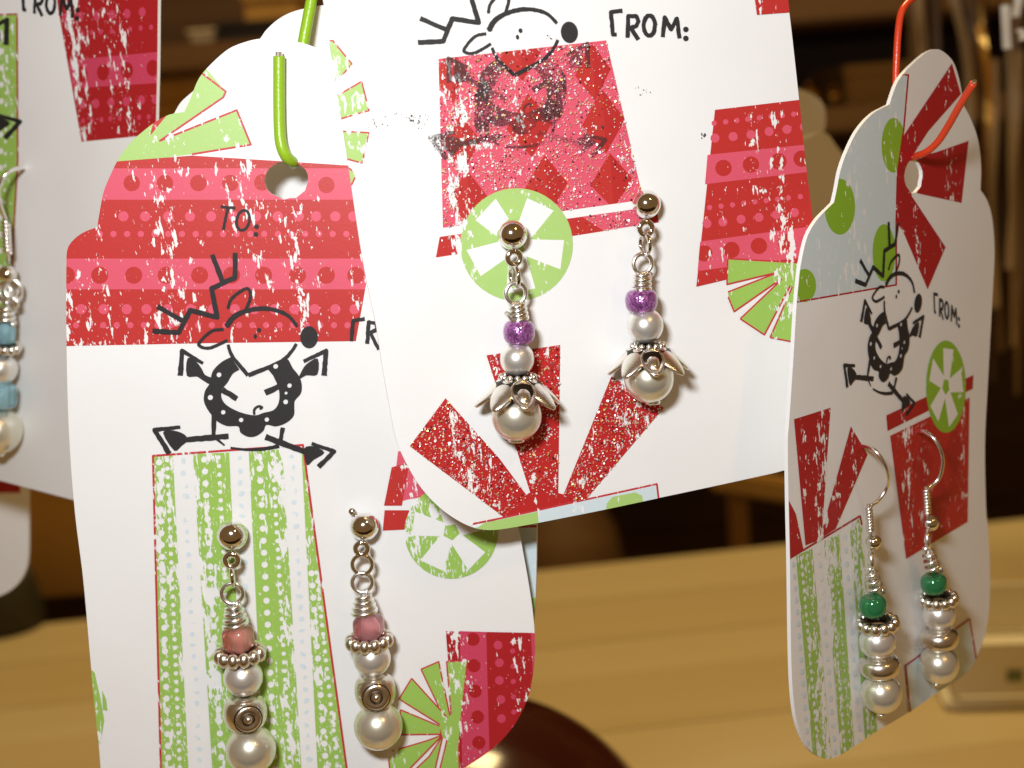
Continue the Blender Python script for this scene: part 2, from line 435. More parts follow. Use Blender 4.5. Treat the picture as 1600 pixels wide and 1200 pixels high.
# the stamped reindeer, drawn in its own units
def reindeer():
    k = 'stamp_ink'; s = []
    head = []
    def S(l, w_, k_, w2=None): return [(p, k_) for p in stroke(l, w_ * 1.10, None if w2 is None else w2 * 1.10, 0.13)]
    def grow(P, f=1.02):
        cx = sum(p[0] for p in P) / len(P); cy = sum(p[1] for p in P) / len(P)
        return catmull([(cx + (x - cx) * f, cy + (y - cy) * f) for x, y in P], 3)
    head += S([(493, 82), (491, 212), (370, 268), (398, 418), (258, 382), (198, 497), (62, 490)], 24, k)
    head += S([(372, 92), (427, 232)], 24, k) + S([(88, 362), (228, 442)], 24, k)
    head += S(smooth_line([(455, 375), (475, 320), (552, 268), (572, 312), (545, 385)]), 15, k)
    head += S(smooth_line([(432, 482), (370, 490), (310, 545), (308, 568), (360, 578), (452, 538)]), 15, k)
    head += S(smooth_line([(450, 465), (480, 422), (540, 388), (620, 373), (700, 381), (770, 412), (816, 467)]), 28, k, 16)
    head += [(circ(617, 485, 11, 10, 13), k), (circ(597, 518, 9, 10, 13), k), (circ(877, 522, 46, 24, 58), k)]
    head += S(smooth_line([(455, 560), (478, 622), (560, 720)], 4), 14, k, 20) + S(smooth_line([(560, 720), (740, 642), (812, 556)], 4), 22, k, 14)
    body = []
    outer = [(470,625),(420,652),(375,700),(360,762),(336,800),(329,850),(345,892),(372,930),(402,962),(450,984),(508,986),(520,1018),(560,1040),(602,1036),(640,1008),(655,978),(705,986),(760,966),(797,930),(800,882),(803,852),(835,812),(838,762),(822,720),(792,682),(760,632),(705,655),(662,688)]
    inner = [(690,722),(716,780),(723,830),(715,872),(690,902),(640,915),(600,928),(545,920),(490,900),(440,868),(420,830),(427,790),(452,758),(480,712),(515,690)]
    body.append((catmull([(*p, 1) if i in (0, len(outer) - 1, len(outer), len(outer) + len(inner) - 1) else p for i, p in enumerate(outer + inner)], 4), k))
    body += S(smooth_line([(592, 925), (592, 898), (612, 882), (632, 886), (622, 896)], 4), 12, k)
    for x, y, r in ((408,717,13),(363,835,14),(430,912,12),(523,952,12),(657,950,12),(755,858,13),(775,773,12),(703,673,13),(757,812,8)):
        body.append((circ(x, y, r, 10), None))
    body += S([(207, 722), (216, 592), (325, 658)], 26, k, 16)
    body.append((grow([(242,722),(246,632),(290,650),(318,686),(336,718),(378,738),(362,766),(318,742),(292,726)]), k))
    body += S([(426, 795), (502, 842)], 27, k) + S([(648, 812), (728, 774)], 27, k)
    body += S([(848, 648), (966, 592), (955, 722)], 16, k, 26)
    body.append((grow([(921,634),(919,716),(862,720),(822,742),(834,708),(862,664)]), k))
    body += S([(383, 925), (380, 1038), (437, 1085)], 27, k, 8)
    body += S([(458, 1036), (235, 1056)], 27, k)
    body.append((grow([(118,1020),(170,1008),(228,1028),(244,1058),(214,1086),(176,1112)]), k))
    body += S([(207, 990), (72, 1004), (150, 1128)], 16, k, 26)
    body += S([(650, 1040), (860, 1120)], 28, k) + S([(740, 992), (726, 1072)], 20, k)
    body.append((grow([(852,1102),(900,1090),(956,1122),(900,1160),(866,1186)]), k))
    body += S([(890, 1075), (1008, 1116), (926, 1198)], 16, k, 24)
    body += S(smooth_line([(468, 1097), (550, 1107), (640, 1104), (722, 1088)], 3), 10, k, 20)
    return head, body
RH, RB = reindeer()
def LZ(p): return (p[0] / 3.3333 + 220, p[1] / 3.3333 + 370)
def LZi(p): return ((p[0] - 220) * 3.3333, (p[1] - 370) * 3.3333)
def FROM(wd=6.5):
    k = 'stamp_ink'
    s = S([(972, 17), (954, 19), (957, 54), (963, 54)], wd, k) + S([(980, 59), (981, 25), (993, 25), (997, 33), (993, 41), (983, 44)], wd, k)
    s += S([(985, 44), (997, 62)], wd, k) + S(circ(1014, 40, 9, 14, 16) + circ(1014, 40, 9, 14, 16)[:1], wd, k)
    s += S([(1035, 58), (1038, 27), (1048, 46), (1057, 29), (1061, 60)], wd, k)
    return s + [(circ(1071, 46, 4.5, 10), k), (circ(1071, 60, 4.5, 10), k)]
def mint(cx, cy, r, ry=None, start=58, key='pale_green', tooth='white_print'):
    ry = ry or r; q = [(circ(cx, cy, r, 48, ry), key)]
    for i in range(5):
        a = math.radians(start + 72 * i); c, s_ = math.cos(a), -math.sin(a)
        P = [(0.14, -0.13), (0.80, -0.28), (0.86, 0.24), (0.16, 0.15)]
        q.append(([(cx + r * (x * c - y * s_), cy + ry * (x * s_ + y * c)) for x, y in P], tooth))
    return q
def petal(P, key='green', lw=3, closed=True):
    return [(P, key)] + S(P + (P[:1] if closed else []), lw, 'line_red')
def dots(centres, r, key, ry=None, n=16): return [(circ(x, y, r, n, ry), key) for x, y in centres]

# ------------------------------------------------------------------ the tags
GROUP = 'hanging gift tags'
def ragged(cx, cy, rx, ry, n, amp):
    return [(cx + rx * (1 + random.uniform(-amp, amp)) * math.cos(2*math.pi*i/n), cy + ry * (1 + random.uniform(-amp, amp)) * math.sin(2*math.pi*i/n)) for i in range(n)]

# --- tag with the red dotted gift and the striped gift
L = Card(392, 1168, 0.1805, 0, 0)
Lout = catmull([(104,402),(107,385),(120,370),(135,361),(152,355,1),(156,330),(162,300),(172,275),(186,247),(205,222),(225,204),(245,189),(265,179),(288,175,1),
    (296,158),(302,143),(308,128),(316,115),(335,95),(358,76),(382,66),(403,61),(430,60),(475,68),(494,75),(514,87),(542,110),(562,140),(575,165,1),(620,180),(670,210),(705,250),(728,300),(738,345,1),
    (765,352),(785,372),(790,402),(792,500),(798,700),(808,810),(815,850),(825,905),(833,960),(836,1010),(833,1052),(824,1092),(805,1130),(780,1160),(750,1184),(700,1212),(560,1262),(400,1302),(250,1330),(195,1326),(170,1295),(160,1230),
    (154,1160),(143,1050),(130,905),(117,800),(108,680),(104,540)])
Lhole = ragged(448, 281, 34, 30, 22, 0.05)
o = L.build('gift_tag', Lout, [Lhole], paper)
tag(o, 'white scalloped gift tag with red dotted gift on top and green striped gift below', 'gift tag', GROUP)
L.prt('printed_bow', [([(316,100),(353,143),(349,152),(250,220),(185,256),(150,256),(200,190),(262,140)], 'pale_green'),
    ([(250,220),(370,172),(392,226),(300,241),(180,256)], 'pale_green'), ([(264,176),(240,190),(234,213)], 'red')]
    + S([(312,112),(353,143),(349,152),(250,220),(370,172),(392,226),(300,241)], 3.2, 'line_red'))
g = [([(90,256),(185,252),(300,243),(545,257),(600,262),(571,450),(556,533),(330,536),(90,541)], 'red'),
     ([(90,263),(600,263),(600,312),(90,312)], 'pink'), ([(90,404),(571,404),(571,452),(90,452)], 'pink')]
g += [([(545,200),(700,200),(700,700),(557,700),(557,534),(571,450),(600,262),(570,250)], None), ([(60,230),(185,252),(300,243),(600,262),(600,180),(60,180)], None)]
dd = dots([(206,286),(258,286),(310,286),(360,286),(410,285),(510,289)], 13, 'red') + dots([(x,430) for x in (104,156,209,260,312,362,412,465,510,556)], 13.5, 'red')
dd += dots([(x,338) for x in (193,227,263,297,330,365,400,434,467,494,524,552)], 8, 'pink') + dots([(156+21.4*i,365.5) for i in range(19)], 5, 'pink', n=12)
dd += dots([(x,483) for x in (127,162,198,229,262,298,333,367,398,429,460,492,524,554)], 8, 'pink') + dots([(119+21.2*i,508) for i in range(21)], 5, 'pink', n=12)
g[3:3] = dd
L.prt('printed_gift', g)
def ZB(p): return (p[0] / 2.353 + 220, p[1] / 2.353 + 690)
G = [((45,55),(118,50),(185,1400),(76,1400)), ((192,45),(325,40),(390,1400),(275,1400)), ((397,35),(520,28),(603,1400),(462,1400)), ((590,15),(597,12),(782,1400),(660,1400))]
sg = []; wd_ = []
for q in G:
    sg.append(([ZB(p) for p in q], 'green_worn'))
    a, b, c, d = q
    for fx, r, st in ((0.30, 12, 43), (0.70, 8.5, 31)):
        n = int(1350 / st)
        for i in range(n):
            t = (i + 0.5) / n; lft, rgt = lerp(a, d, t), lerp(b, c, t)
            if rgt[0] - lft[0] < 45: continue
            x, y = lerp(lft, rgt, fx); wd_.append((circ(*ZB((x, y)), r / 2.353, 10), None))
gaps = [((118,50),(192,45),(275,1400),(185,1400)), ((325,40),(397,35),(462,1400),(390,1400)), ((520,28),(590,20),(660,1400),(603,1400))]
for a, b, c, d in gaps:
    for i in range(32):
        t = (i + 0.6) / 32; x, y = lerp(lerp(a, d, t), lerp(b, c, t), 0.5)
        sg += [(circ(*ZB((x + random.uniform(-3, 3), y + random.uniform(-4, 4))), random.uniform(3.5, 6), 7, random.uniform(2.5, 4.5), random.random() * 3), 'pale_mark')]
L.prt('printed_striped_gift', sg + wd_ + S([ZB(p) for p in ((79,1400),(45,52),(596,12),(784,1400))], 3.4, 'line_red'))
L.prt('printed_gift', [([(622,705),(660,700),(700,770),(638,780),(612,787)], 'pink'), ([(601,797),(680,797),(660,826),(598,829)], 'red'),
                       ([(612,730),(640,722),(628,790),(600,790)], 'red')])
L.prt('printed_peppermint', mint(705, 831, 73, start=22, key='green_worn'))
def Z4(p): return (p[0] / 2.181 + 480, p[1] / 2.181 + 650)
rg = [([(472,732),(762,738),(800,740),(800,1300),(535,1300),(480,830)], 'dark_red'), ([(520,732),(610,735),(625,1300),(530,1300)], 'dim_pink'), ([(762,738),(800,740),(800,1300),(640,1300),(715,1120),(755,1000),(770,900)], 'dim_pink')]
rg += dots([(565,760),(568,850),(572,937),(580,1025),(585,1112)], 23, 'dark_red') + dots([(650,780),(655,840),(655,900),(660,965),(662,1030)], 15, 'dim_pink') + dots([(700+0.05*i*20,800+52*i) for i in range(6)], 9, 'dim_pink', n=10)
L.prt('printed_gift', xf(rg, Z4))
fl = []
for P in ([(475,836),(546,833),(520,1070),(492,1030)], [(388,862),(448,836),(488,1030),(470,1035)], [(356,893),(313,963),(455,1052),(485,1035)],
          [(318,1000),(455,1057),(455,1083),(312,1085)], [(275,1145),(410,1105),(462,1085),(350,1200),(285,1230)], [(340,1230),(415,1160),(462,1088),(425,1250)], [(440,1250),(470,1130),(480,1085),(515,1090),(520,1250)]):
    fl += petal(P, 'green', 5)
fl.append(([(450,1052),(492,1015),(522,1060),(515,1110),(462,1095)], 'green'))
L.prt('printed_bow', xf(fl, Z4))
L.prt('printed_leaf', [([(136,1040),(148,1050),(157,1090),(163,1125),(157,1162),(145,1150)], 'green_worn'), ([(160,1078),(166,1092),(168,1110),(161,1108)], 'green_worn')])
k = 'stamp_ink'
L.prt('lettering', S([(345,323),(368,325)], 4.5, k) + S([(356,325),(349,359)], 4.5, k) + S(circ(380,344,10,16,16,0.2) + circ(380,344,10,16,16,0.2)[:1], 4.2, k) + dots([(401,354),(400,366)], 3.8, k)
      + S([(570,498),(552,501),(549,533)], 6, k) + S([(574,537),(576,503),(588,505),(590,514),(578,520)], 6, k) + S([(579,520),(592,546)], 6, k), 'hand lettered TO and start of FROM')
L.prt('printed_reindeer', xf(RH + RB, LZ))

# --- glittery tag with the diamond gift
M = Card(905, 600, 0.1675, 11, 0)
Mout = catmull([(492,-70),(500,-30),(505,0),(520,100),(540,230),(567,408),(588,510),(597,570),(606,620),(619,686),(637,728),(661,766),(693,798),(731,821),(765,828),(812,822),(880,809),(945,796),(1020,780),(1100,763),(1160,750),(1225,735),
    (1262,720),(1288,690),(1296,640),(1294,560),(1284,460),(1270,345),(1258,250),(1249,160),(1237,50),(1231,0),(1226,-50),(1205,-85),(1160,-98,1),(1140,-160),(1060,-230),(990,-250,1),(940,-320),(860,-350),(770,-330),(700,-260,1),(620,-240),(560,-180),(535,-105,1)])
o = M.build('gift_tag', Mout, [ragged(860, -190, 34, 34, 22, 0.03)], paper)
tag(o, 'white gift tag with glittery pink diamond gift, peppermint circle and red fan petals', 'gift tag', GROUP)
def Z5(p): return (p[0] / 3 + 500, p[1] / 3)
sh = petal([(20,195),(60,190),(150,300),(70,390),(20,330)], 'pale_green', 8) + petal([(60,460),(195,382),(230,518),(80,562)], 'pale_green', 8) + petal([(80,614),(228,622),(198,765),(100,738)], 'pale_green', 8) + petal([(110,770),(172,815),(150,862),(120,900)], 'pale_green', 8) + [([(5,60),(42,258),(0,245)], 'red')]
M.prt('printed_bow', xf(sh, Z5))
gift = [(685,92),(947,63),(1005,312),(692,356)]; strip = [(687,370),(1025,322),(1029,347),(681,402)]
shp = [(gift, 'gift_pink'), (strip, 'gift_pink')]
dia = []
for cx, cy, hw, hh in ((704,116,26,46),(813,86,32,40),(926,112,28,46),(721,223,30,46),(827,196,36,50),(943,190,34,50),(731,310,30,46),(853,290,34,48),(955,283,33,44)):
    dia.append([(cx-2,cy-hh),(cx+hw,cy-4),(cx+4,cy+hh),(cx-hw,cy+6)])
dia += [[(676,372),(714,366),(735,394),(676,404)],[(884,342),(910,339),(945,362),(894,370)],[(1006,325),(1032,320),(1032,350),(1012,352)]]
shp += [(d, 'gift_red') for d in dia]
for i, d in enumerate(dia[:9]):           # the faceted halves of the diamonds
    shp.append(([d[0], d[1], d[2]], 'gift_shade'))
shp += [([(500,40),(683,40),(685,92),(692,356),(687,370),(681,402),(670,440),(500,440)], None), ([(600,20),(1100,20),(1100,420),(1029,347),(1025,322),(1005,312),(947,63),(685,92),(600,101)], None),
        ([(692,356),(1005,312),(1025,322),(687,370)], None), ([(680,402.5),(1029,347.5),(1100,400),(1100,450),(600,450)], None)]
M.prt('printed_gift', shp, 'pink gift with red diamonds under glitter')
M.prt('printed_peppermint', mint(807, 382, 88, start=58))
fan = [[(696,622),(640,697),(787,808),(826,778),(780,716)], [(760,555),(875,539),(872,778),(829,772)], [(955,588),(1037,637),(912,784),(878,778)]]
M.prt('printed_fan', [(P, 'fan_red') for P in fan] + [([(787,806),(826,770),(872,770),(915,782),(890,790),(830,802)], 'fan_red')])
M.prt('printed_border', [([(720,830),(780,811),(1026,756),(1029,777),(1029,800),(740,850)], 'blue'), ([(735,832),(756,817),(840,799),(843,840),(735,850)], 'pale_green'),
      ([(946,800),(948,786),(957,776),(992,769),(1003,774),(1007,800)], 'pale_green')] + S([(735,819),(780,810),(1026,756),(1030,790)], 3, 'line_red'))
Z6 = lambda p: (p[0] / 2.4 + 850, p[1] / 2.4)
rg = [([(640,412),(950,375),(1060,365),(1080,960),(950,985),(570,1075)], 'red'), ([(600,582),(1080,532),(1080,634),(590,692)], 'pink'), ([(575,907),(1080,838),(1080,950),(560,1018)], 'pink')]
rg += dots([(672,630),(775,617),(878,605),(965,595),(600,950),(702,937),(805,922),(905,908)], 31, 'red') + dots([(640,518),(708,512),(775,505),(843,493),(910,485),(975,476),(610,838),(670,832),(738,822),(805,815),(870,805),(938,797)], 17, 'pink')
rg += dots([(637,462),(680,457),(722,452),(763,447),(806,442),(850,437),(893,433),(935,428),(620,778),(663,773),(706,768),(748,762),(790,757),(832,752),(875,747),(915,742),(960,737)], 10, 'pink', n=12)
rg += [([(500,360),(640,412),(625,430),(570,1075),(500,1100)], None)]
M.prt('printed_gift', xf(rg, Z6))
fl = []
for P in ([(688,970),(1040,990),(870,1022),(685,1066)], [(683,1097),(862,1027),(900,1037),(712,1168)], [(735,1195),(893,1045),(925,1065),(825,1255)], [(847,1265),(930,1075),(1000,1060),(950,1285)]):
    fl += petal(P, 'green', 6)
fl.append(([(860,1022),(1040,985),(1040,1090),(925,1075)], 'green'))
M.prt('printed_bow', xf(fl, Z6))
M.prt('printed_gift', xf([([(778,-80),(930,-80),(918,47),(797,56)], 'red')], Z6))
M.prt('lettering', FROM(), 'hand lettered FROM')
fM = similar([LZ((62,490)), LZ((877,520))], [(652.5, 66.5), (889, 50)])
fMz = lambda p: fM(LZ(p))
M.prt('printed_reindeer', xf(RH, fMz))
M.prt('smeared_reindeer', [(P, 'faint_ink' if k else None) for P, k in xf(RB, fMz)])
M.prt('ink_smear', [(circ(757,160,16,20,50,0.15), 'smear_ink')], 'smeared black stamp ink'); M.prt('ink_smear', [(circ(866,150,18,20,46,0.1), 'smear_ink')], 'smeared black stamp ink')
def specks(cx, cy, sx, sy, n, r):
    return [(circ(random.gauss(cx, sx), random.gauss(cy, sy), random.uniform(0.3, 1) * r, 6), 'stamp_ink') for _ in range(n)]
o = M.prt('ink_specks', specks(645,186,13,6,34,1.4) + specks(680,222,3,7,20,1.5) + specks(588,196,9,6,12,1.2) + specks(1000,142,10,5,12,1.0) + specks(1100,211,5,3,10,1.6) + specks(860,60,6,4,6,1.2))
o['kind'] = 'stuff'

# --- pale tag tucked behind the striped one
B = Card(480, 60, 0.1728, -13, 0)
Bout = catmull([(405,62),(414,49),(432,32),(453,20),(477,13),(510,8),(545,12),(580,30),(600,60,1),(650,90),(700,130),(740,190),(770,260,1),(800,290),(825,330),(832,400),(838,700),(838,900),(831,1000),(812,1080),(760,1130),(500,1180),(260,1180),(205,1140),(182,1000),(178,600),(182,420),(205,380),(235,330,1),(242,280),(258,220),(267,188),(276,170),(284,158),(301,143,1),(330,115),(370,85)])
o = B.build('gift_tag', Bout, [circ(505, 230, 16, 18)], paper)
tag(o, 'gift tag tucked behind the striped gift tag, pale blue and green at its edge', 'gift tag', GROUP)
B.prt('printed_border', [([(700,822),(850,818),(850,1000),(700,1000)], 'blue'), (circ(838,975,30,20,42), 'pale_green')] + S([(700,824),(850,822)], 4, 'line_red'))

# --- angled tag carrying the green bead earrings
R = Card(1378, 1082, 0.184, 45, 0)
Rout = catmull([(1467,77),(1487,93),(1497,117),(1502,140),(1506,165,1),(1515,182),(1524,204),(1530,228),(1533,262),(1532,297,1),(1541,310),(1549,334),(1553,367),(1554,400),(1551,460),(1544,590),(1539,695),(1541,800),(1544,827),(1547,901),(1544,967),(1532,1013),(1509,1051),(1462,1083),(1415,1116),(1364,1146),(1327,1171),(1300,1185),(1281,1183),(1262,1167),(1246,1130),(1239,1083),(1236,1013),(1234,873),(1232,780),(1231,687),
    (1233,660),(1240,555),(1244,485),(1247,450),(1251,415),(1261,371),(1276,344),(1303,316,1),(1308,293),(1313,267),(1323,238),(1340,204),(1363,178),(1390,163,1),(1395,147),(1403,127),(1416,110),(1435,92),(1451,80)])
o = R.build('gift_tag', Rout, [ragged(1427, 275, 14, 27, 20, 0.06)], paper)
tag(o, 'angled gift tag with pale blue corner, green spots and green bead earrings', 'gift tag', GROUP)
blueP = [(1380,117),(1419,117),(1412,200),(1402,270),(1400,345),(1400,445),(1243,472),(1220,476),(1220,300),(1320,160)]
sh = [(blueP, 'blue')] + [(circ(1396,227,19,24,43), 'solid_green'), (circ(1312,323,24,24,44), 'solid_green'), (circ(1381,395,18,24,45), 'solid_green'), (circ(1257,446,18,20,26), 'solid_green')]
sh += [([(1419,100),(1412,200),(1402,270),(1400,345),(1400,445),(1430,470),(1470,300),(1470,150)], None)]
for cx, cy in ((1343,236),(1347,340),(1395,318),(1300,400)):
    for a in range(6):
        sh.append((circ(cx + 6*math.cos(a*1.047), cy + 11*math.sin(a*1.047), 3, 8, 5), 'pale_mark'))
sh += S([(1380,118),(1419,117),(1412,200),(1402,270),(1400,345),(1400,445),(1220,476)], 2.6, 'solid_red')
R.prt('printed_border', sh)
R.prt('printed_fan', [([(1487,99),(1501,147),(1450,205),(1421,250),(1412,262),(1402,268),(1408,217)], 'solid_red'), ([(1513,220),(1502,317),(1433,302),(1418,262),(1421,247),(1462,238)], 'solid_red'),
    ([(1401,290),(1420,300),(1477,386),(1449,452),(1412,365),(1400,345)], 'solid_red'), ([(1402,262),(1422,245),(1424,310),(1400,318)], 'solid_red')])
R.prt('printed_fan', [([(1240,655),(1297,637),(1283,842),(1258,852)], 'solid_red'), ([(1329,666),(1355,710),(1305,826),(1280,842)], 'solid_red'), ([(1222,765),(1231,780),(1243,803),(1255,859),(1222,880)], 'solid_red')])
gs = []; 
for q in ([(1243,869),(1268,857),(1299,1190),(1271,1195)], [(1287,845),(1310,834),(1336,1190),(1314,1190)], [(1327,822),(1345,808),(1372,1170),(1352,1170)]):
    gs.append((q, 'green_worn'))
    for fx, r in ((0.3, 2.6), (0.7, 1.8)):
        for i in range(26):
            t = (i + .5) / 26; x, y = lerp(lerp(q[0], q[3], t), lerp(q[1], q[2], t), fx); gs.append((circ(x, y, r, 8, r * 1.7), None))
for a, b in (((1278,851),(1305,1185)), ((1319,828),(1344,1170)), ((1238,872),(1262,1170))):
    for i in range(16): gs.append((circ(*lerp(a, b, (i + .5) / 16), 3, 8, 5), 'pale_mark'))
R.prt('printed_striped_gift', gs + S([(1225,877),(1343,806),(1346,820)], 2.6, 'solid_red'))
R.prt('printed_gift', [([(1384,649),(1520,586),(1519,607),(1386,673)], 'solid_red'), ([(1390,681),(1514,621),(1511,815),(1415,873)], 'fan_red'),
    ([(1440,680),(1458,720),(1445,770),(1425,730)], 'dark_red'), ([(1490,660),(1505,700),(1492,745),(1476,705)], 'dark_red'), ([(1470,740),(1485,785),(1468,825),(1452,785)], 'dark_red')])
R.prt('printed_peppermint', mint(1477, 604, 31, 72, start=80, key='solid_green'))
R.prt('printed_border', [([(1414,1040),(1514,967),(1524,1027),(1540,1100),(1420,1130)], 'blue')] + S([(1422,1120),(1414,1040),(1514,967),(1526,1040)], 2.4, 'solid_red'))
fR = affine([(954,19),(1071,60),(957,54)], [(1458,459),(1497,509),(1459,487)])
R.prt('lettering', xf(FROM(6), fR), 'hand lettered FROM')
fR = affine([(65,490),(877,520),(585,1030)], [(1335,438.5),(1433,473),(1379,594)])
R.prt('printed_reindeer', xf(RH + RB, fR))

# --- greyish tag carrying the blue bead earring
K = Card(247, 300, 0.190, -34, 0)
Kout = catmull([(249,-30),(247,0),(246,100),(244,190),(243,300),(240,500),(236,700),(225,770),(200,796),(170,795),(110,780),(0,751),(-120,722),(-190,700),(-215,660),(-220,500),(-215,100),(-210,-30),(-180,-70,1),(-160,-150),(-90,-210),(-60,-215,1),(-20,-270),(40,-285),(100,-255),(130,-200,1),(190,-170),(222,-110),(228,-70,1)])
o = K.build('gift_tag', Kout, [ragged(30, -165, 22, 26, 18, 0.03)], paper)
tag(o, 'gift tag with red dotted gift at its edge and blue bead earring', 'gift tag', GROUP)
Z8 = lambda p: (p[0] / 4, p[1] / 4)
rg = [([(345,-120),(365,60),(510,886),(870,851),(1040,832),(1040,-120)], 'dark_red'), ([(428,376),(1040,320),(1040,516),(452,552)], 'dim_pink')]
rg += dots([(510,465),(645,452),(795,440),(955,425)], 38, 'dark_red', 52) + dots([(515,652),(600,647),(695,640),(790,635),(885,625),(970,620),(410,112),(500,105),(605,100),(700,92),(795,85),(890,75)], 22, 'dim_pink', 30)
rg += dots([(520,755),(575,750),(635,747),(690,742),(750,740),(810,738),(870,733),(930,730),(455,215),(515,208),(575,202),(630,200),(700,195),(760,190),(815,182),(880,175),(945,170)], 13, 'dim_pink', 17, n=12)
K.prt('printed_gift', xf(rg, Z8))
gs = [([(-90,24),(27,22),(28,250),(14,500),(-90,500)], 'green')]
for i in range(16):
    gs += [(circ(3 - i*0.2, 80 + 26*i, 3.6, 8, 5), None), (circ(11 - i*0.3, 88 + 19*i, 2.3, 8, 3.2), None), (circ(20 - i*0.3, 84 + 26*i, 1.3, 8, 2), None)]
K.prt('printed_striped_gift', gs + S([(-90,26),(27,22),(28,250),(14,500)], 2.6, 'dark_red'))
fK = affine([(957,54),(1014,57),(954,19)], [(37,15),(79,22),(36,-18)])
K.prt('lettering', xf(FROM(6.5), fK), 'hand lettered FROM')
fK = similar([(966, 590), (1008, 1116)], [(11.5, 30), (32, 190)])
K.prt('printed_reindeer', xf(RB, fK))

# --- shaded tags further back
def plain_tag(px, py, depth, yaw, out, label, prints=()):
    c = Card(px, py, depth, yaw, 0); o = c.build('gift_tag', catmull(out), [], paper); tag(o, label, 'gift tag', 'shaded gift tags further back')
    for nm, s_ in prints: c.prt(nm, s_)
plain_tag(20, 850, 0.257, -20, [(44,500),(44,780),(44,860),(40,890),(26,914),(0,931),(-40,938),(-200,930),(-240,900),(-245,800),(-240,560),(-200,470),(0,460)],
    'tag corner half in shadow below the tag with the blue bead earring', [('printed_strip', [([(-200,600),(32,600),(32,770),(-200,772)], 'dark_red')])])
plain_tag(1262, 190, 0.30, 12, [(1150,170),(1180,140),(1220,132),(1258,142),(1285,160),(1290,195),(1278,225),(1262,250),(1200,262),(1150,240)],
    'brown shaded tag end above another, beside the glittery gift tag')
plain_tag(1290, 300, 0.285, 30, [(1200,290),(1222,240),(1258,215),(1290,208),(1310,232),(1334,254),(1400,250),(1455,246),(1472,300),(1465,400),(1400,440),(1240,440),(1200,420)],
    'lower brown shaded tag between glittery gift tag and angled tag')

# ------------------------------------------------------------------ wire hooks
def tube(path, r, seg=10, closed=False, cap=True, r2=None):
    """sweep a circle along a polyline of Vectors"""
    n = len(path); V = []; F = []; prev = None
    for i in range(n):
        if closed: t = path[(i+1) % n] - path[i-1]
        else: t = path[min(i+1, n-1)] - path[max(i-1, 0)]
        t.normalize()
        if prev is None: a = t.orthogonal().normalized()
        else:
            a = prev - t * prev.dot(t); a.normalize()
        prev = a; b = t.cross(a); rr = r if r2 is None else r + (r2 - r) * i / (n - 1)
        for j in range(seg):
            an = 2 * math.pi * j / seg; V.append(path[i] + (a * math.cos(an) + b * math.sin(an)) * rr)
    for i in range(n if closed else n - 1):
        for j in range(seg):
            k2 = (i + 1) % n
            F.append((i*seg+j, i*seg+(j+1) % seg, k2*seg+(j+1) % seg, k2*seg+j))
    if cap and not closed: F += [tuple(reversed(range(seg))), tuple(range((n-1)*seg, n*seg))]
    return V, F
def sline(pts, n=6):
    o = []
    for i in range(len(pts) - 1):
        p0 = pts[max(0, i-1)]; a = pts[i]; b = pts[i+1]; p3 = pts[min(len(pts)-1, i+2)]
        for j in range(n):
            t = j / n; o.append(0.5 * ((2*a) + (b-p0)*t + (2*p0-5*a+4*b-p3)*t*t + (3*a-p0-3*b+p3)*t**3))
    o.append(pts[-1].copy()); return o
def hook(card, pts, r, mat, label, core=0.0005):
    P = [card.loc(x, y, o_ / 1000) for x, y, o_ in pts]
    e = empty('wire_hook', card.mat.copy()); tag(e, label, 'hook', 'wire hooks')
    v, f = tube(sline(P, 8), r, 14); link('plastic_sleeve', mesh('sleeve', v, f), MATS[mat], e, True)
    d = (P[0] - P[1]).normalized(); v, f = tube([P[0] - d * 0.002, P[0] + d * core], r * 0.62, 10)
    link('wire_core', mesh('core', v, f), MATS['drum_silver'], e, False)
hook(L, [(436,88,1.1),(436,120,1.1),(436,160,1.1),(437,205,1.2),(440,228,1.4),(447,244,1.2),(456,252,0.2),(459,254,-1.2),(458,246,-2.8),(458,215,-3.2),(464,150,-3.4),(472,80,-4),(481,30,-4.5),(490,-20,-5),(500,-90,-6),(506,-160,-7)], 0.00070, 'green_sleeve',
     'green plastic coated wire hook through the striped tag hole')
hook(R, [(1521,130,11),(1500,164,8.5),(1482,196,6.2),(1465,222,4.2),(1448,237,2.4),(1434,243,0.8),(1424,246,-0.8),(1414,236,-1.8),(1406,200,-2.2),(1400,140,-2.5),(1401,90,-2.5),(1404,45,-2.5),(1409,18,-2.5),(1421,2,-2.5),(1440,-10,-2.5),(1475,-25,-3),(1520,-40,-3)], 0.00045, 'red_sleeve',
     'red plastic coated wire hook through the angled tag hole', 0.0004)

# ------------------------------------------------------------------ earring parts
def frame(axis):
    """rotation taking local +Z to axis, with Y kept near card normal"""
    z = axis.normalized(); y = Vector((0, 0, 1)) - z * z.z
    y = y.normalized() if y.length > 1e-6 else Vector((0, 1, 0)); x = y.cross(z)
    return Matrix((x, y, z)).transposed()
def sphere_me(r, seg=40):
    bm = bmesh.new(); bmesh.ops.create_uvsphere(bm, u_segments=seg, v_segments=seg // 2, radius=r)
    me = bpy.data.meshes.new('sphere'); bm.to_mesh(me); bm.free(); return me
def lathe_me(prof, seg=36):
    V, F = [], []; n = len(prof)
    for r, z in prof:
        for j in range(seg):
            a = 2 * math.pi * j / seg; V.append((r * math.cos(a), r * math.sin(a), z))
    for i in range(n - 1):
        for j in range(seg): F.append((i*seg+j, i*seg+(j+1) % seg, (i+1)*seg+(j+1) % seg, (i+1)*seg+j))
    F += [tuple(reversed(range(seg))), tuple(range((n-1)*seg, n*seg))]
    return mesh('lathe', V, F)
def torus_me(R_, r, seg=40, s2=12, sy=1.0):
    V, F = tube([Vector((R_ * math.cos(2*math.pi*i/seg), R_ * sy * math.sin(2*math.pi*i/seg), 0)) for i in range(seg)], r, s2, True)
    return mesh('torus', V, F)
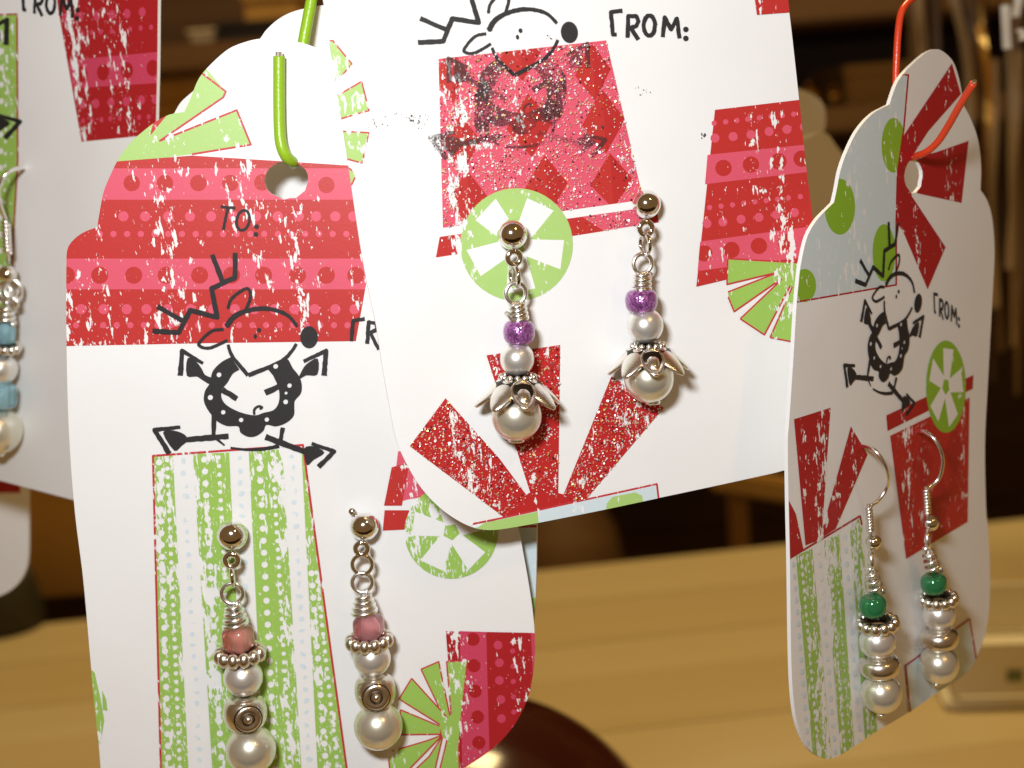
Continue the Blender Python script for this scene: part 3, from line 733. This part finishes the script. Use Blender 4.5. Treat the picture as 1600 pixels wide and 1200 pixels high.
def put(me, name, mat, parent, pos, rot=None, smooth=True):
    o = link(name, me, MATS[mat], parent, smooth); M4 = (rot.to_4x4() if rot else Matrix())
    o.matrix_local = Matrix.Translation(pos) @ M4; return o
RX = Matrix.Rotation(math.pi / 2, 3, 'X'); RY = Matrix.Rotation(math.pi / 2, 3, 'Y'); I3 = Matrix.Identity(3)

class Earring:
    def __init__(s, card, label, group, depth_mm, px, py):
        s.c = card; s.off = depth_mm / 1000
        s.base = card.mat @ Matrix.Translation(card.loc(px, py))
        s.e = empty('earring', s.base); s.inv = s.base.inverted(); tag(s.e, label, 'earring', group)
    def p(s, x, y, off=None): return s.inv @ s.c.world(x, y, s.off if off is None else off / 1000)
    def k(s, x, y, r, off=None): return r * s.c.scale(x, y, s.off if off is None else off / 1000)
    def stud(s, x, y, r):
        rr = s.k(x, y, r, 2); q = s.p(x, y, rr * 1000 * 1.02); o = put(sphere_me(rr), 'stud_ball', 'bright_silver', s.e, q)
        v, f = tube([Vector((0, 0, 0)), Vector((0, 0, -rr * 1.02 - 0.003))], 0.0004, 8); put(mesh('post', v, f), 'post', 'bright_silver', o, Vector((0, 0, 0)))
    def ring(s, x, y, r):
        rr = s.k(x, y, r); put(torus_me(rr * 0.68, rr * 0.32), 'hanging_ring', 'bright_silver', s.e, s.p(x, y))
    def jump(s, x, y, r, edge=True, sy=1.0):
        rr = s.k(x, y, r); wr = s.k(x, y, 3.6); rot = RY @ Matrix.Rotation(0.25, 3, 'X') if edge else I3
        if edge: rot = Matrix.Rotation(0.18, 3, 'Y') @ RY
        put(torus_me(rr - wr, wr), 'jump_ring', 'bright_silver', s.e, s.p(x, y), rot)
    def loop(s, x, y, r, sy=1.0, tilt=0.0):
        rr = s.k(x, y, r); wr = s.k(x, y, 3.8)
        pts = []
        for i in range(37):
            a = math.radians(-112 + 404 * i / 36); q = 1.0
            pts.append(Vector(((rr - wr) * math.cos(a) * (1 - 0.12 * (a < -1.2)), (rr - wr) * math.sin(a) * sy, wr * 1.5 * (i / 36 - 0.5))))
        pts.insert(0, Vector((0.0, -(rr + wr * 2.5) * sy, -wr * 0.4))); pts.append(Vector((wr, -(rr + wr * 2) * sy, wr * 0.8)))
        v, f = tube(pts, wr, 10); put(mesh('loop', v, f), 'wire_loop', 'wire_silver', s.e, s.p(x, y), Matrix.Rotation(tilt, 3, 'Y'))
    def coil(s, a, b, w, turns, w2=None, wire=3.8, tail=None, mat='wire_silver'):
        A, Bp = s.p(*a), s.p(*b); ax = Bp - A; Rm = frame(ax); wr = s.k(*a, wire); w2 = w if w2 is None else w2
        n = int(turns * 18); pts = []
        for i in range(n + 1):
            t = i / n; r = s.k(*a, w + (w2 - w) * t) / 2 - wr; an = 2 * math.pi * turns * t
            pts.append(A + Rm @ Vector((r * math.cos(an), r * math.sin(an), ax.length * t)))
        if tail: pts.append(s.p(*tail))
        v, f = tube(pts, wr, 9); link('wrapped_wire', mesh('coil', v, f), MATS[mat], s.e, True)
        v, f = tube([A - ax * 0.1, Bp + ax * 0.3], wr * 1.1, 8); link('head_pin', mesh('pin', v, f), MATS[mat], s.e, True)
    def pearl(s, x, y, r, mat='pearl_ivory'): put(sphere_me(s.k(x, y, r), 48), 'pearl', mat, s.e, s.p(x, y))
    def ball(s, x, y, r): put(sphere_me(s.k(x, y, r)), 'metal_ball', 'bright_silver', s.e, s.p(x, y))
    def seed(s, x, y, rx, ry, mat, ax):
        a, b, h = s.k(x, y, rx), s.k(x, y, ry), s.k(x, y, rx * 0.30)
        prof = [(h * 0.8, -b * 0.93)] + [(a * (0.50 + 0.50 * abs(math.cos(t)) ** 0.75), b * math.copysign(abs(math.sin(t)) ** 0.95, math.sin(t))) for t in [math.radians(-89 + 178 * i / 20) for i in range(21)]] + [(h * 0.8, b * 0.93)]
        put(lathe_me(prof), 'seed_bead', mat, s.e, s.p(x, y), frame(s.dirn(ax)))
    def dirn(s, ax):
        (x0, y0), (x1, y1) = ax; return s.p(x1, y1) - s.p(x0, y0)
    def cube(s, x, y, w, h, mat, ax, rot=0.4):
        bm = bmesh.new(); bmesh.ops.create_cube(bm, size=1.0)
        W, H = s.k(x, y, w), s.k(x, y, h)
        bmesh.ops.scale(bm, vec=(W * 0.86, W * 0.86, H), verts=bm.verts)
        bmesh.ops.bevel(bm, geom=list(bm.edges), offset=W * 0.25, segments=6, profile=0.5, affect='EDGES')
        me = bpy.data.meshes.new('cube_bead'); bm.to_mesh(me); bm.free()
        Rm = frame(s.dirn(ax)) @ Matrix.Rotation(rot, 3, 'Z')
        o = put(me, 'glass_bead', mat, s.e, s.p(x, y), Rm)
        v, f = tube([Vector((0, 0, -H * 0.48)), Vector((0, 0, H * 0.48))], W * 0.17, 14); put(mesh('lining', v, f), 'silver_lining', 'lining', o, Vector((0, 0, 0)))
    def daisy(s, x, y, w, ax, n=12):
        Rr = s.k(x, y, w) / 2; g = Rr * 0.235; Rm = frame(s.dirn(ax))
        core = put(torus_me(Rr * 0.56, Rr * 0.20, 30, 8), 'daisy_spacer', 'oxidised', s.e, s.p(x, y), Rm)
        gm = sphere_me(g, 16)
        for i in range(n):
            a = 2 * math.pi * (i + 0.3) / n; put(gm, 'granule', 'antique_silver', core, Vector(((Rr - g) * math.cos(a), (Rr - g) * math.sin(a), 0)), Matrix.Diagonal((1.0, 1.0, 1.25)))
    def drum(s, x, y, w, h, ax, med=True, mdx=0.2):
        a, b = s.k(x, y, w) / 2, s.k(x, y, h) / 2
        prof = [(a * 0.25, -b)] + [(a * (0.45 + 0.55 * abs(math.cos(t)) ** 0.75), b * 0.97 * math.sin(t)) for t in [math.radians(-84 + 168 * i / 20) for i in range(21)]] + [(a * 0.25, b)]
        Rm = frame(s.dirn(ax)); o = put(lathe_me(prof), 'metal_bead', 'drum_silver', s.e, s.p(x, y), Rm)
        if med:
            for q in (mdx,):
                rot = Matrix.Rotation(q, 3, 'Z'); ctr = rot @ Vector((0, a * 0.90, 0)); face = rot @ RX @ Matrix.Scale(1, 3)
                d = put(lathe_me([(b*0.80, -a*0.16), (b*0.80, -a*0.03), (b*0.74, a*0.045), (b*0.62, a*0.075), (b*0.48, a*0.07), (b*0.36, a*0.04), (b*0.2, a*0.035)], 30), 'medallion', 'drum_silver', o, ctr, rot @ Matrix.Rotation(-math.pi/2, 3, 'X'))
                put(torus_me(b * 0.80, b * 0.032, 30, 6), 'groove', 'oxidised', o, ctr, rot @ RX)
                put(torus_me(b * 0.33, b * 0.045, 24, 6), 'groove', 'oxidised', o, ctr + rot @ Vector((0, a * 0.05, 0)), rot @ RX)
                put(sphere_me(b * 0.24, 14), 'boss', 'drum_silver', o, ctr + rot @ Vector((0, a * 0.03, 0)), rot)
    def disc(s, x, y, w, h, ax):
        a, b = s.k(x, y, w) / 2, s.k(x, y, h) / 2
        put(lathe_me([(a*0.3,-b),(a*0.9,-b*0.9),(a,-b*0.3),(a,b*0.3),(a*0.9,b*0.9),(a*0.3,b)]), 'head_pin_end', 'wire_silver', s.e, s.p(x, y), frame(s.dirn(ax)))
    def cap(s, x, ytop, ybot, w, ax, n=8, spin=0.0):
        """flower bead cap: dark oxidised cone under overlapping domed petals"""
        T, Bt = s.p(x, ytop), s.p(x, ybot); H = (Bt - T).length; Rr = s.k(x, ybot, w) / 2; Rm = frame(s.dirn(ax))
        core = put(lathe_me([(Rr*0.16, 0), (Rr*0.34, H*0.02), (Rr*0.54, H*0.20), (Rr*0.70, H*0.46), (Rr*0.78, H*0.66), (Rr*0.70, H*0.68), (Rr*0.40, H*0.35)], 36), 'bead_cap', 'oxidised', s.e, T, Rm)
        gm = sphere_me(Rr * 0.075, 12)
        for i in range(14):
            a = 2 * math.pi * i / 14; put(gm, 'granule', 'antique_silver', core, Vector((Rr*0.40*math.cos(a), Rr*0.40*math.sin(a), H * 0.05)))
        def petal_me(kind):
            # closed leaf-shaped shell: rings from its middle to its rim, mirrored underneath
            NR, NA = 9, 28; top, F = [], []
            def pos(q, w_, hgt):           # q along the petal -1..1, w_ across -1..1
                u = (q + 1) / 2; wdt = Rr * (0.30 if kind else 0.335) * (1 - 0.10 * q)
                rad = Rr * (0.40 + 0.58 * u ** 1.22); zz = H * (0.06 + 0.88 * u ** 0.82); an = w_ * wdt / max(rad, Rr * 0.5)
                rr = rad + 0.80 * hgt * Rr
                return Vector((rr * math.cos(an), rr * math.sin(an), zz - 0.55 * hgt * Rr - 0.05 * Rr * w_ * w_))
            def prof(d):
                if kind: return 0.045 * math.exp(-((d - 0.84) / 0.13) ** 2) + 0.085 * max(0.0, 1 - (d / 0.55) ** 2) ** 0.7 + 0.045
                return 0.10 * max(0.0, 1 - d * d) ** 0.8 + 0.025
            V = [pos(0, 0, prof(0))]
            for side in (1, -1):
                for ir in (range(1, NR + 1) if side > 0 else range(NR, 0, -1)):
                    d = ir / NR
                    for ia in range(NA):
                        a = 2 * math.pi * ia / NA; c_, s_ = math.cos(a), math.sin(a)
                        point = 1 + (0.0 if kind else 0.16) * max(0.0, c_) ** 6
                        V.append(pos(d * c_ * point, d * math.copysign(abs(s_) ** 1.05, s_), prof(d) if side > 0 else -0.03))
            V.append(pos(0, 0, -0.03)); n2 = 2 * NR
            for ia in range(NA): F.append((0, 1 + ia, 1 + (ia + 1) % NA)); F.append((len(V) - 1, 1 + (n2-1)*NA + (ia + 1) % NA, 1 + (n2-1)*NA + ia))
            for ir in range(n2 - 1):
                for ia in range(NA): F.append((1+ir*NA+ia, 1+(ir+1)*NA+ia, 1+(ir+1)*NA+(ia+1) % NA, 1+ir*NA+(ia+1) % NA))
            return mesh('petal', V, F)
        ma, mb = petal_me(0), petal_me(1)
        for i in range(n):
            put(mb if i % 4 == 0 else ma, 'petal', 'antique_silver', core, Vector((0, 0, 0)), Matrix.Rotation(math.pi/2 + spin + 2*math.pi*i/n, 3, 'Z'))
    def wirepath(s, pts, r, name='ear_hook'):
        P = [s.p(x, y, o_) for x, y, o_ in pts]; v, f = tube(sline(P, 8), s.k(pts[0][0], pts[0][1], r), 10)
        link(name, mesh(name, v, f), MATS['wire_silver'], s.e, True)

def stud_purple(E, st, rg, jp, lp, c0, c1, sd, p1, cp, p2, pin, ax, tail, spin):
    E.stud(*st); E.ring(*rg); E.jump(*jp); E.loop(*lp); E.coil(c0, c1, 30, 3.4, 34, tail=tail); E.seed(*sd, 'purple_glass', ax)
    E.pearl(*p1, 'pearl_white'); E.cap(*cp, ax, spin=spin); E.pearl(*p2); E.disc(*pin, ax)
g1 = 'purple bead earrings'
E = Earring(M, 'purple bead earring with its ball stud on the green peppermint circle', g1, 3.2, 800, 366)
stud_purple(E, (800,366,24), (803,403,15), (804,432,21), (806,458,20), (808,476), (811,500), (811,519,25,18), (808,561,27), (809,586,634,130), (807,650,39.6), (807,687,26,8), ((808,380),(808,680)), (790,488), 0.0)
E = Earring(M, 'purple bead earring with its ball stud at the pink gift corner', g1, 3.2, 1010, 319)
stud_purple(E, (1010,319,22.5), (1009,357,15), (1008,381,20), (1004,412,19), (1003,428), (1002,453), (1002,470,25.5,17.5), (1008,509,28.5), (1012,537,582,124), (1014,591,39), (1020,628,24,7), ((1004,380),(1012,620)), (1018,427), 0.12)
g2 = 'pink bead earrings'
def stud_pink(E, st, rg, jp, edge, lp, c0, c1, cb, ds, p1, dr, p2, ax, mat, mdx):
    E.stud(*st); E.ring(*rg); E.jump(*jp, edge); E.loop(*lp); E.coil(c0, c1, 28, 3.6, 46); E.cube(*cb, mat, ax); E.daisy(*ds, ax); E.pearl(*p1, 'pearl_white'); E.drum(*dr, ax, True, mdx); E.pearl(*p2)
E = Earring(L, 'pink bead earring hanging over the green striped gift', g2, 3.2, 363, 836)
stud_pink(E, (363,836,24), (362,875,15), (363,900,19), True, (363,927,20), (365,946), (369,978), (372,998,50,42), (375,1022,84), (380,1058,30.5), (383,1113,68,54), (392,1171,39), ((364,900),(390,1170)), 'pink_glass', -0.33)
E = Earring(L, 'pink bead earring hanging on white card beside the worn peppermint', g2, 3.2, 569, 822)
stud_pink(E, (569,822,23), (565,857,14), (566,882,19), False, (566,910,19), (568,930), (570,958), (576,980,50,40), (577,1001,78), (581,1028,29.5), (586,1079,64,54), (591,1134,38), ((566,880),(590,1134)), 'rose_glass', -0.15)
v, f = tube([L.loc(551, 800, 0.0), L.loc(550, 799, 0.0015)], 0.00042, 10)
o = put(mesh('post_end', v, f), 'post_end', 'drum_silver', E.e, Vector((0, 0, 0))); o.matrix_local = E.inv @ L.mat
g3 = 'green bead earrings'
def hook_green(E, wp, c0, c1, bl, lp, w0, w1, sd, ds, p1, dr, p2, pin, ax):
    E.wirepath(wp, 3.2); E.coil(c0, c1, 13, 8, 13, wire=2.6); E.ball(*bl); E.loop(*lp, 1.15, 0.5); E.coil(w0, w1, 20, 3.2, 30, wire=3.4, tail=(w1[0]+12, w1[1]-6))
    E.seed(*sd, 'green_glass', ax); E.daisy(*ds, ax); E.pearl(*p1, 'pearl_white'); E.drum(*dr, ax, False)
    a, b = E.k(dr[0], dr[1], dr[2]) / 2, 0
    E.pearl(*p2); E.disc(*pin, ax)
E = Earring(R, 'green bead hook earring hanging over the green striped gift', g3, 2.6, 1347, 697)
hook_green(E, [(1345,698,-0.3),(1352,697,1.2),(1366,703,3.2),(1380,722,4.2),(1387,745,4.2),(1384,765,3.6),(1372,782,3.0),(1359,792,2.6),(1358,800,2.6)], (1357,792), (1360,832), (1365,847,12.5), (1361,875,15), (1361,893), (1368,925), (1364,947,21.5,16), (1371,974,70), (1371,1003,28), (1374,1040,64,34), (1377,1083,32), (1377,1116,14,5), ((1360,880),(1377,1082)))
E = Earring(R, 'green bead hook earring hanging over the red gift', g3, 2.6, 1432, 675)
hook_green(E, [(1430,676,-0.3),(1440,674,1.2),(1455,681,3.2),(1468,699,4.2),(1473,722,4.2),(1468,745,3.6),(1458,757,3.0),(1449,764,2.6),(1448,772,2.6)], (1447,764), (1449,804), (1454,817,13), (1448,843,15), (1450,862), (1458,892), (1459,912,20.5,14.5), (1466,936,64), (1467,961,25), (1467,997,60,33), (1467,1038,30.5), (1463,1068,14,5), ((1452,850),(1467,1038)))
E = Earring(K, 'blue bead hook earring with ivory pearls', 'blue bead earrings', 3.4, 38, 263)
E.wirepath([(40,263,-0.3),(32,262,1.5),(14,268,4.0),(2,282,5.0),(-3,300,5.0),(0,320,4.4),(8,342,3.4),(9,352,3.4)], 3.4)
kax = ((10,430),(-3,672))
E.coil((9,346), (12,396), 15, 8, 15, wire=3.0); E.ball(12, 428, 14); E.loop(8, 456, 17); E.loop(20, 452, 16, 1.2, 0.6); E.coil((10,480), (9,504), 26, 3, 34)
E.cube(8, 520, 34, 34, 'blue_glass', kax); E.daisy(8, 542, 52, kax); E.pearl(0, 575, 27, 'pearl_white'); E.cube(2, 617, 50, 42, 'blue_glass', kax, 0.3); E.pearl(-4, 672, 38); E.disc(-3, 709, 20, 5, kax)

# glitter flakes on the diamond gift and the fan
def glitter():
    V, F, MI = [], [], []
    regs = [(gift, 3400), (strip, 420)] + [(P, 800) for P in fan]
    for P, n in regs:
        xs = [p[0] for p in P]; ys = [p[1] for p in P]; c = 0
        while c < n:
            x, y = random.uniform(min(xs), max(xs)), random.uniform(min(ys), max(ys))
            if not inpoly(x, y, P): continue
            if (x - 807) ** 2 + (y - 382) ** 2 < 90 ** 2: c += 1; continue
            c += 1
            if any(inpoly(x, y, d) for d in dia) and random.random() < 0.72: continue
            q = M.loc(x, y, 0.00034); r = random.uniform(0.04, 0.10) / 1000 if random.random() < 0.9 else random.uniform(0.10, 0.16) / 1000
            nn = Vector((random.gauss(0, 0.42), random.gauss(0, 0.42), 1)).normalized(); a = nn.orthogonal().normalized(); b_ = nn.cross(a); b = len(V); th = random.random() * 6
            for i in range(6):
                an = th + i * math.pi / 3; V.append(q + (a * math.cos(an) + b_ * math.sin(an)) * r)
            F.append(tuple(range(b, b + 6))); t = random.random(); MI.append(0 if t < 0.62 else (1 if t < 0.84 else 2))
    me = mesh('glitter', V, F); me.polygons.foreach_set('material_index', MI)
    o = link('glitter', me, [MATS['glitter_white'], MATS['glitter_gold'], MATS['glitter_dark']], M.obj); o['kind'] = 'stuff'
glitter()

# ------------------------------------------------------------------ table and background
def box_me(sx, sy, sz, bev=0.0):
    bm = bmesh.new(); bmesh.ops.create_cube(bm, size=1.0); bmesh.ops.scale(bm, vec=(sx, sy, sz), verts=bm.verts)
    bmesh.ops.translate(bm, vec=(0, 0, sz / 2), verts=bm.verts)
    if bev: bmesh.ops.bevel(bm, geom=list(bm.edges), offset=bev, segments=2, affect='EDGES')
    me = bpy.data.meshes.new('box'); bm.to_mesh(me); bm.free(); return me
ga, gb = ground(130, 968), ground(1220, 851)
tyaw = math.atan2(gb.y - ga.y, gb.x - ga.x)
tm = Matrix.Translation(Vector((ga.x + gb.x, ga.y + gb.y, 0)) / 2) @ Matrix.Rotation(tyaw, 4, 'Z')
tb = empty('table', tm); tag(tb, 'golden wooden plank table below the hanging tags', 'table')
y = 0.0
for i in range(13):
    d = random.choice((0.034, 0.042, 0.050)); o = link('plank', box_me(1.7, d - 0.0001, 0.02, 0.0002), MATS['table_wood' if i % 2 == 0 else 'table_wood_dark'], tb)
    o.location = (random.uniform(-.02, .02), y - d / 2, -0.02 - random.uniform(0, 0.0004)); y -= d

def thing_box(name, label, cat, px0, px1, py0, py1, ydist, depth, mat, group=None, lid=True, bottom=None):
    """a real box whose front face spans those pixels at distance ydist"""
    a, b = on_y(px0, py1, ydist), on_y(px1, py0, ydist)
    zb = a.z if bottom is None else bottom; h = b.z - zb; wd = b.x - a.x
    e = empty(name, Matrix.Translation(Vector(((a.x + b.x) / 2, ydist + depth / 2, zb)))); tag(e, label, cat, group)
    hb = h * 0.72 if lid else h
    link('box_body', box_me(wd, depth, hb, 0.0015), MATS[mat], e)
    if lid:
        o = link('box_lid', box_me(wd + 0.003, depth + 0.003, h - hb - 0.0004, 0.0015), MATS[mat], e); o.location = (0, 0, hb + 0.0004)
    return e

# shelf behind the table
YS = 0.86
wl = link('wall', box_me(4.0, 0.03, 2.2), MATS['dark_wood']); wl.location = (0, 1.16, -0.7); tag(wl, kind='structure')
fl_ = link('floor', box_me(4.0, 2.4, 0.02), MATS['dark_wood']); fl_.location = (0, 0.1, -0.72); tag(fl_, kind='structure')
zs = on_y(385, 62, YS).z
sh_ = empty('wooden_shelf', Matrix.Translation((0, 1.0, -0.70))); tag(sh_, 'brown wooden shelf unit standing behind the table', 'shelf')
def board(z, th, mat='brown_wood'):
    o = link('board', box_me(1.5, 0.29, th, 0.002), MATS[mat], sh_); o.location = (0, 0, z - th + 0.70)
ZL = on_y(300, 245, YS).z
board(zs, 0.016); board(ZL, 0.016); board(-0.13, 0.016)
for sx in (-0.74, 0.74):
    o = link('side_panel', box_me(0.016, 0.286, 1.25, 0.002), MATS['brown_wood'], sh_); o.location = (sx, 0, 0)
o = link('back_panel', box_me(1.46, 0.006, 1.2), MATS['shaded_back'], sh_); o.location = (0, 0.14, 0)
G4 = 'things on the shelf'
thing_box('box', 'low black box on the top shelf board', 'box', 338, 445, 28, 62, YS - 0.0, 0.10, 'black_card', G4, bottom=zs)
thing_box('box', 'cream paper box on the shelf board beside the black box', 'box', 296, 334, 44, 62, YS, 0.06, 'cream_card', G4, bottom=zs)
thing_box('box', 'tan box standing behind the black box', 'box', 385, 460, -30, 62, YS + 0.11, 0.05, 'kraft', G4, bottom=zs)
thing_box('box', 'small orange box under the shelf board', 'box', 330, 372, 82, 245, YS + 0.02, 0.05, 'orange_card', G4, bottom=ZL)
thing_box('box', 'wide kraft box on the lower shelf board', 'box', 225, 326, 118, 245, YS + 0.02, 0.10, 'kraft', G4, bottom=ZL)
thing_box('box', 'kraft box with a flat lid behind the red wire hook', 'box', 1325, 1420, 95, 245, YS + 0.05, 0.10, 'kraft', G4, bottom=ZL)
def ornament(px, py, r, ydist, label):
    c = on_y(px, py, ydist); rr = r * ydist / FPX
    e = empty('ornament', Matrix.Translation((c.x, c.y, ZL))); tag(e, label, 'ornament', 'gold ornaments')
    link('ball', sphere_me(rr, 24), MATS['gold_foil'], e, True).location = (0, 0, rr)
    v, f = tube([Vector((0, 0, rr * 1.95)), Vector((0, 0, rr * 2.25))], rr * 0.25, 12); link('cap', mesh('cap', v, f), MATS['gold_foil'], e)
ornament(1262, 118, 17, YS + 0.02, 'gold ball ornament on the shelf beside the glittery tag')
ornament(1300, 118, 14, YS + 0.04, 'smaller gold ball ornament beside the kraft box')

# kraft carton and dark pot at the back of the table
thing_box('carton', 'brown kraft carton at the back of the table behind the tags', 'carton', -140, 520, 640, 972, ga.y - 0.04 + 0.075, 0.20, 'kraft', lid=True, bottom=0.0)
p0 = ground(20, 985)
e = empty('cup', Matrix.Translation((p0.x - 0.006, p0.y + 0.006, 0))); tag(e, 'dark green cup in front of the kraft carton', 'cup')
link('body', lathe_me([(0.017, 0.0), (0.019, 0.003), (0.016, 0.022), (0.014, 0.027), (0.012, 0.025), (0.011, 0.005)]), MATS['green_dark'], e, True)
p0 = on_y(872, 850, 0.93)
e = empty('pot', Matrix.Translation((p0.x, 0.93, -0.13))); tag(e, 'rounded brown pot on the shelf behind the table, under the glittery tag', 'pot')
link('body', lathe_me([(0.030, 0), (0.040, 0.010), (0.045, 0.035), (0.041, 0.062), (0.030, 0.084), (0.022, 0.092), (0.019, 0.088), (0.018, 0.03)]), MATS['brown_wood'], e, True)
pz = on_y(1155, 835, 0.80)
e = empty('easel', Matrix.Translation((pz.x, 0.80, -0.70))); tag(e, 'thin wooden easel behind the table below the glittery tag', 'easel')
o = link('post', box_me(0.011, 0.011, pz.z + 0.70 + 0.25, 0.002), MATS['kraft'], e)
o = link('crossbar', box_me(0.16, 0.010, 0.014, 0.002), MATS['kraft'], e); o.location = (0.06, -0.0106, pz.z + 0.70 + 0.012); o.rotation_euler = (0, math.radians(14), 0)

# dark glossy bauble on the table
d0 = ray(738, 1413); db = 0.2 / (-d0.z + 326 / FPX); rb = 326 / FPX * db; pb = CAM + d0 * db
e = empty('bauble', Matrix.Translation((pb.x, pb.y, 0))); tag(e, 'glossy dark red-brown round bauble on the table behind the striped tag', 'bauble')
link('ball', sphere_me(rb, 72), MATS['dish_glaze'], e, True).location = (0, 0, rb)
v, f = tube([Vector((-rb * 0.6, 0, rb * 1.78)), Vector((-rb * 0.66, 0, rb * 1.92))], rb * 0.14, 16); link('cap', mesh('cap', v, f), MATS['gold_foil'], e)

# pale paper tray on the table
q = ground(1600, 1108)
e = empty('paper_tray', Matrix.Translation((q.x + 0.022, q.y + 0.03, 0)) @ Matrix.Rotation(math.radians(-8), 4, 'Z')); tag(e, 'pale paper tray with green and brown marks on the table', 'tray')
link('base', box_me(0.086, 0.066, 0.003, 0.001), MATS['cream_card'], e)
for sx, sy, lx, ly in ((0.080, 0.0015, 0, -0.030), (0.080, 0.0015, 0, 0.030), (0.0015, 0.0582, -0.0392, 0), (0.0015, 0.0582, 0.0392, 0)):
    o = link('side', box_me(sx, sy, 0.018), MATS['cream_card'], e); o.location = (lx, ly, 0.0042)
o = link('printed_mark', box_me(0.005, 0.0006, 0.004), MATS['mark_green'], e); o.location = (-0.020, -0.0311, 0.009)
o = link('printed_mark', box_me(0.004, 0.0006, 0.006), MATS['kraft'], e); o.location = (-0.008, -0.0311, 0.008)

# hanging foil strips
ys = 0.52
e = empty('foil_garland', Matrix.Translation(on_y(1560, -120, ys))); tag(e, 'hanging garland of tan and gold foil strips with pale stand-in glints beside the angled tag', 'garland')
inv = e.matrix_world.inverted()
def strip_(px0, py0, px1, py1, wpx, mat, dy, tw=0.9):
    a, b = inv @ on_y(px0, py0, ys + dy), inv @ on_y(px1, py1, ys + dy); n = 14; V = []; F = []; wd = wpx * ys / FPX / 2; ph = random.random() * 6
    for i in range(n + 1):
        t = i / n; p = a.lerp(b, t); an = tw * math.sin(ph + t * 5); sw = 0.0024 * tw * math.sin(ph * 2 + t * (4 + 3 * math.sin(ph)))
        d = Vector((math.cos(an), math.sin(an), 0)) * wd
        for s_ in (-1, 1):
            V.append(p + d * s_ + Vector((sw, 0.0, 0)))
        nn = Vector((-math.sin(an), math.cos(an), 0)) * 0.0004
        for s_ in (1, -1): V.append(p + d * s_ + nn + Vector((sw, 0.0, 0)))
    for i in range(n):
        for j in range(4): F.append((i*4+j, i*4+(j+1) % 4, (i+1)*4+(j+1) % 4, (i+1)*4+j))
    F += [(3, 2, 1, 0), (n*4, n*4+1, n*4+2, n*4+3)]
    link('foil_strip', mesh('strip', V, F), MATS[mat], e, False)
for i in range(22):
    x = 1425 + i * 10 + random.uniform(-5, 5); strip_(x, -120, x + random.uniform(-40, 45), random.uniform(260, 640), random.uniform(4, 15), random.choice(['brown_strip', 'brown_strip', 'dark_wood', 'dark_wood', 'tan_strip', 'gold_foil']), 0.05 + 0.003 * i % 0.04)
for x0, y0, x1, y1, w_, mt in ((1570, 8, 1576, 76, 13, 'foil_glint'), (1588, -40, 1590, 26, 12, 'foil_glint'), (1597, 45, 1600, 62, 12, 'foil_glint'), (1556, 92, 1562, 480, 17, 'tan_strip'), (1590, 80, 1584, 420, 14, 'tan_strip'), (1530, 40, 1545, 300, 12, 'gold_foil'), (1440, -20, 1450, 120, 10, 'tan_strip')):
    strip_(x0, y0, x1, y1, w_ * (0.62 if mt == 'foil_glint' else 1), mt, -0.20 if mt == 'foil_glint' else 0.0, 0.15 if mt == 'foil_glint' else 0.9)
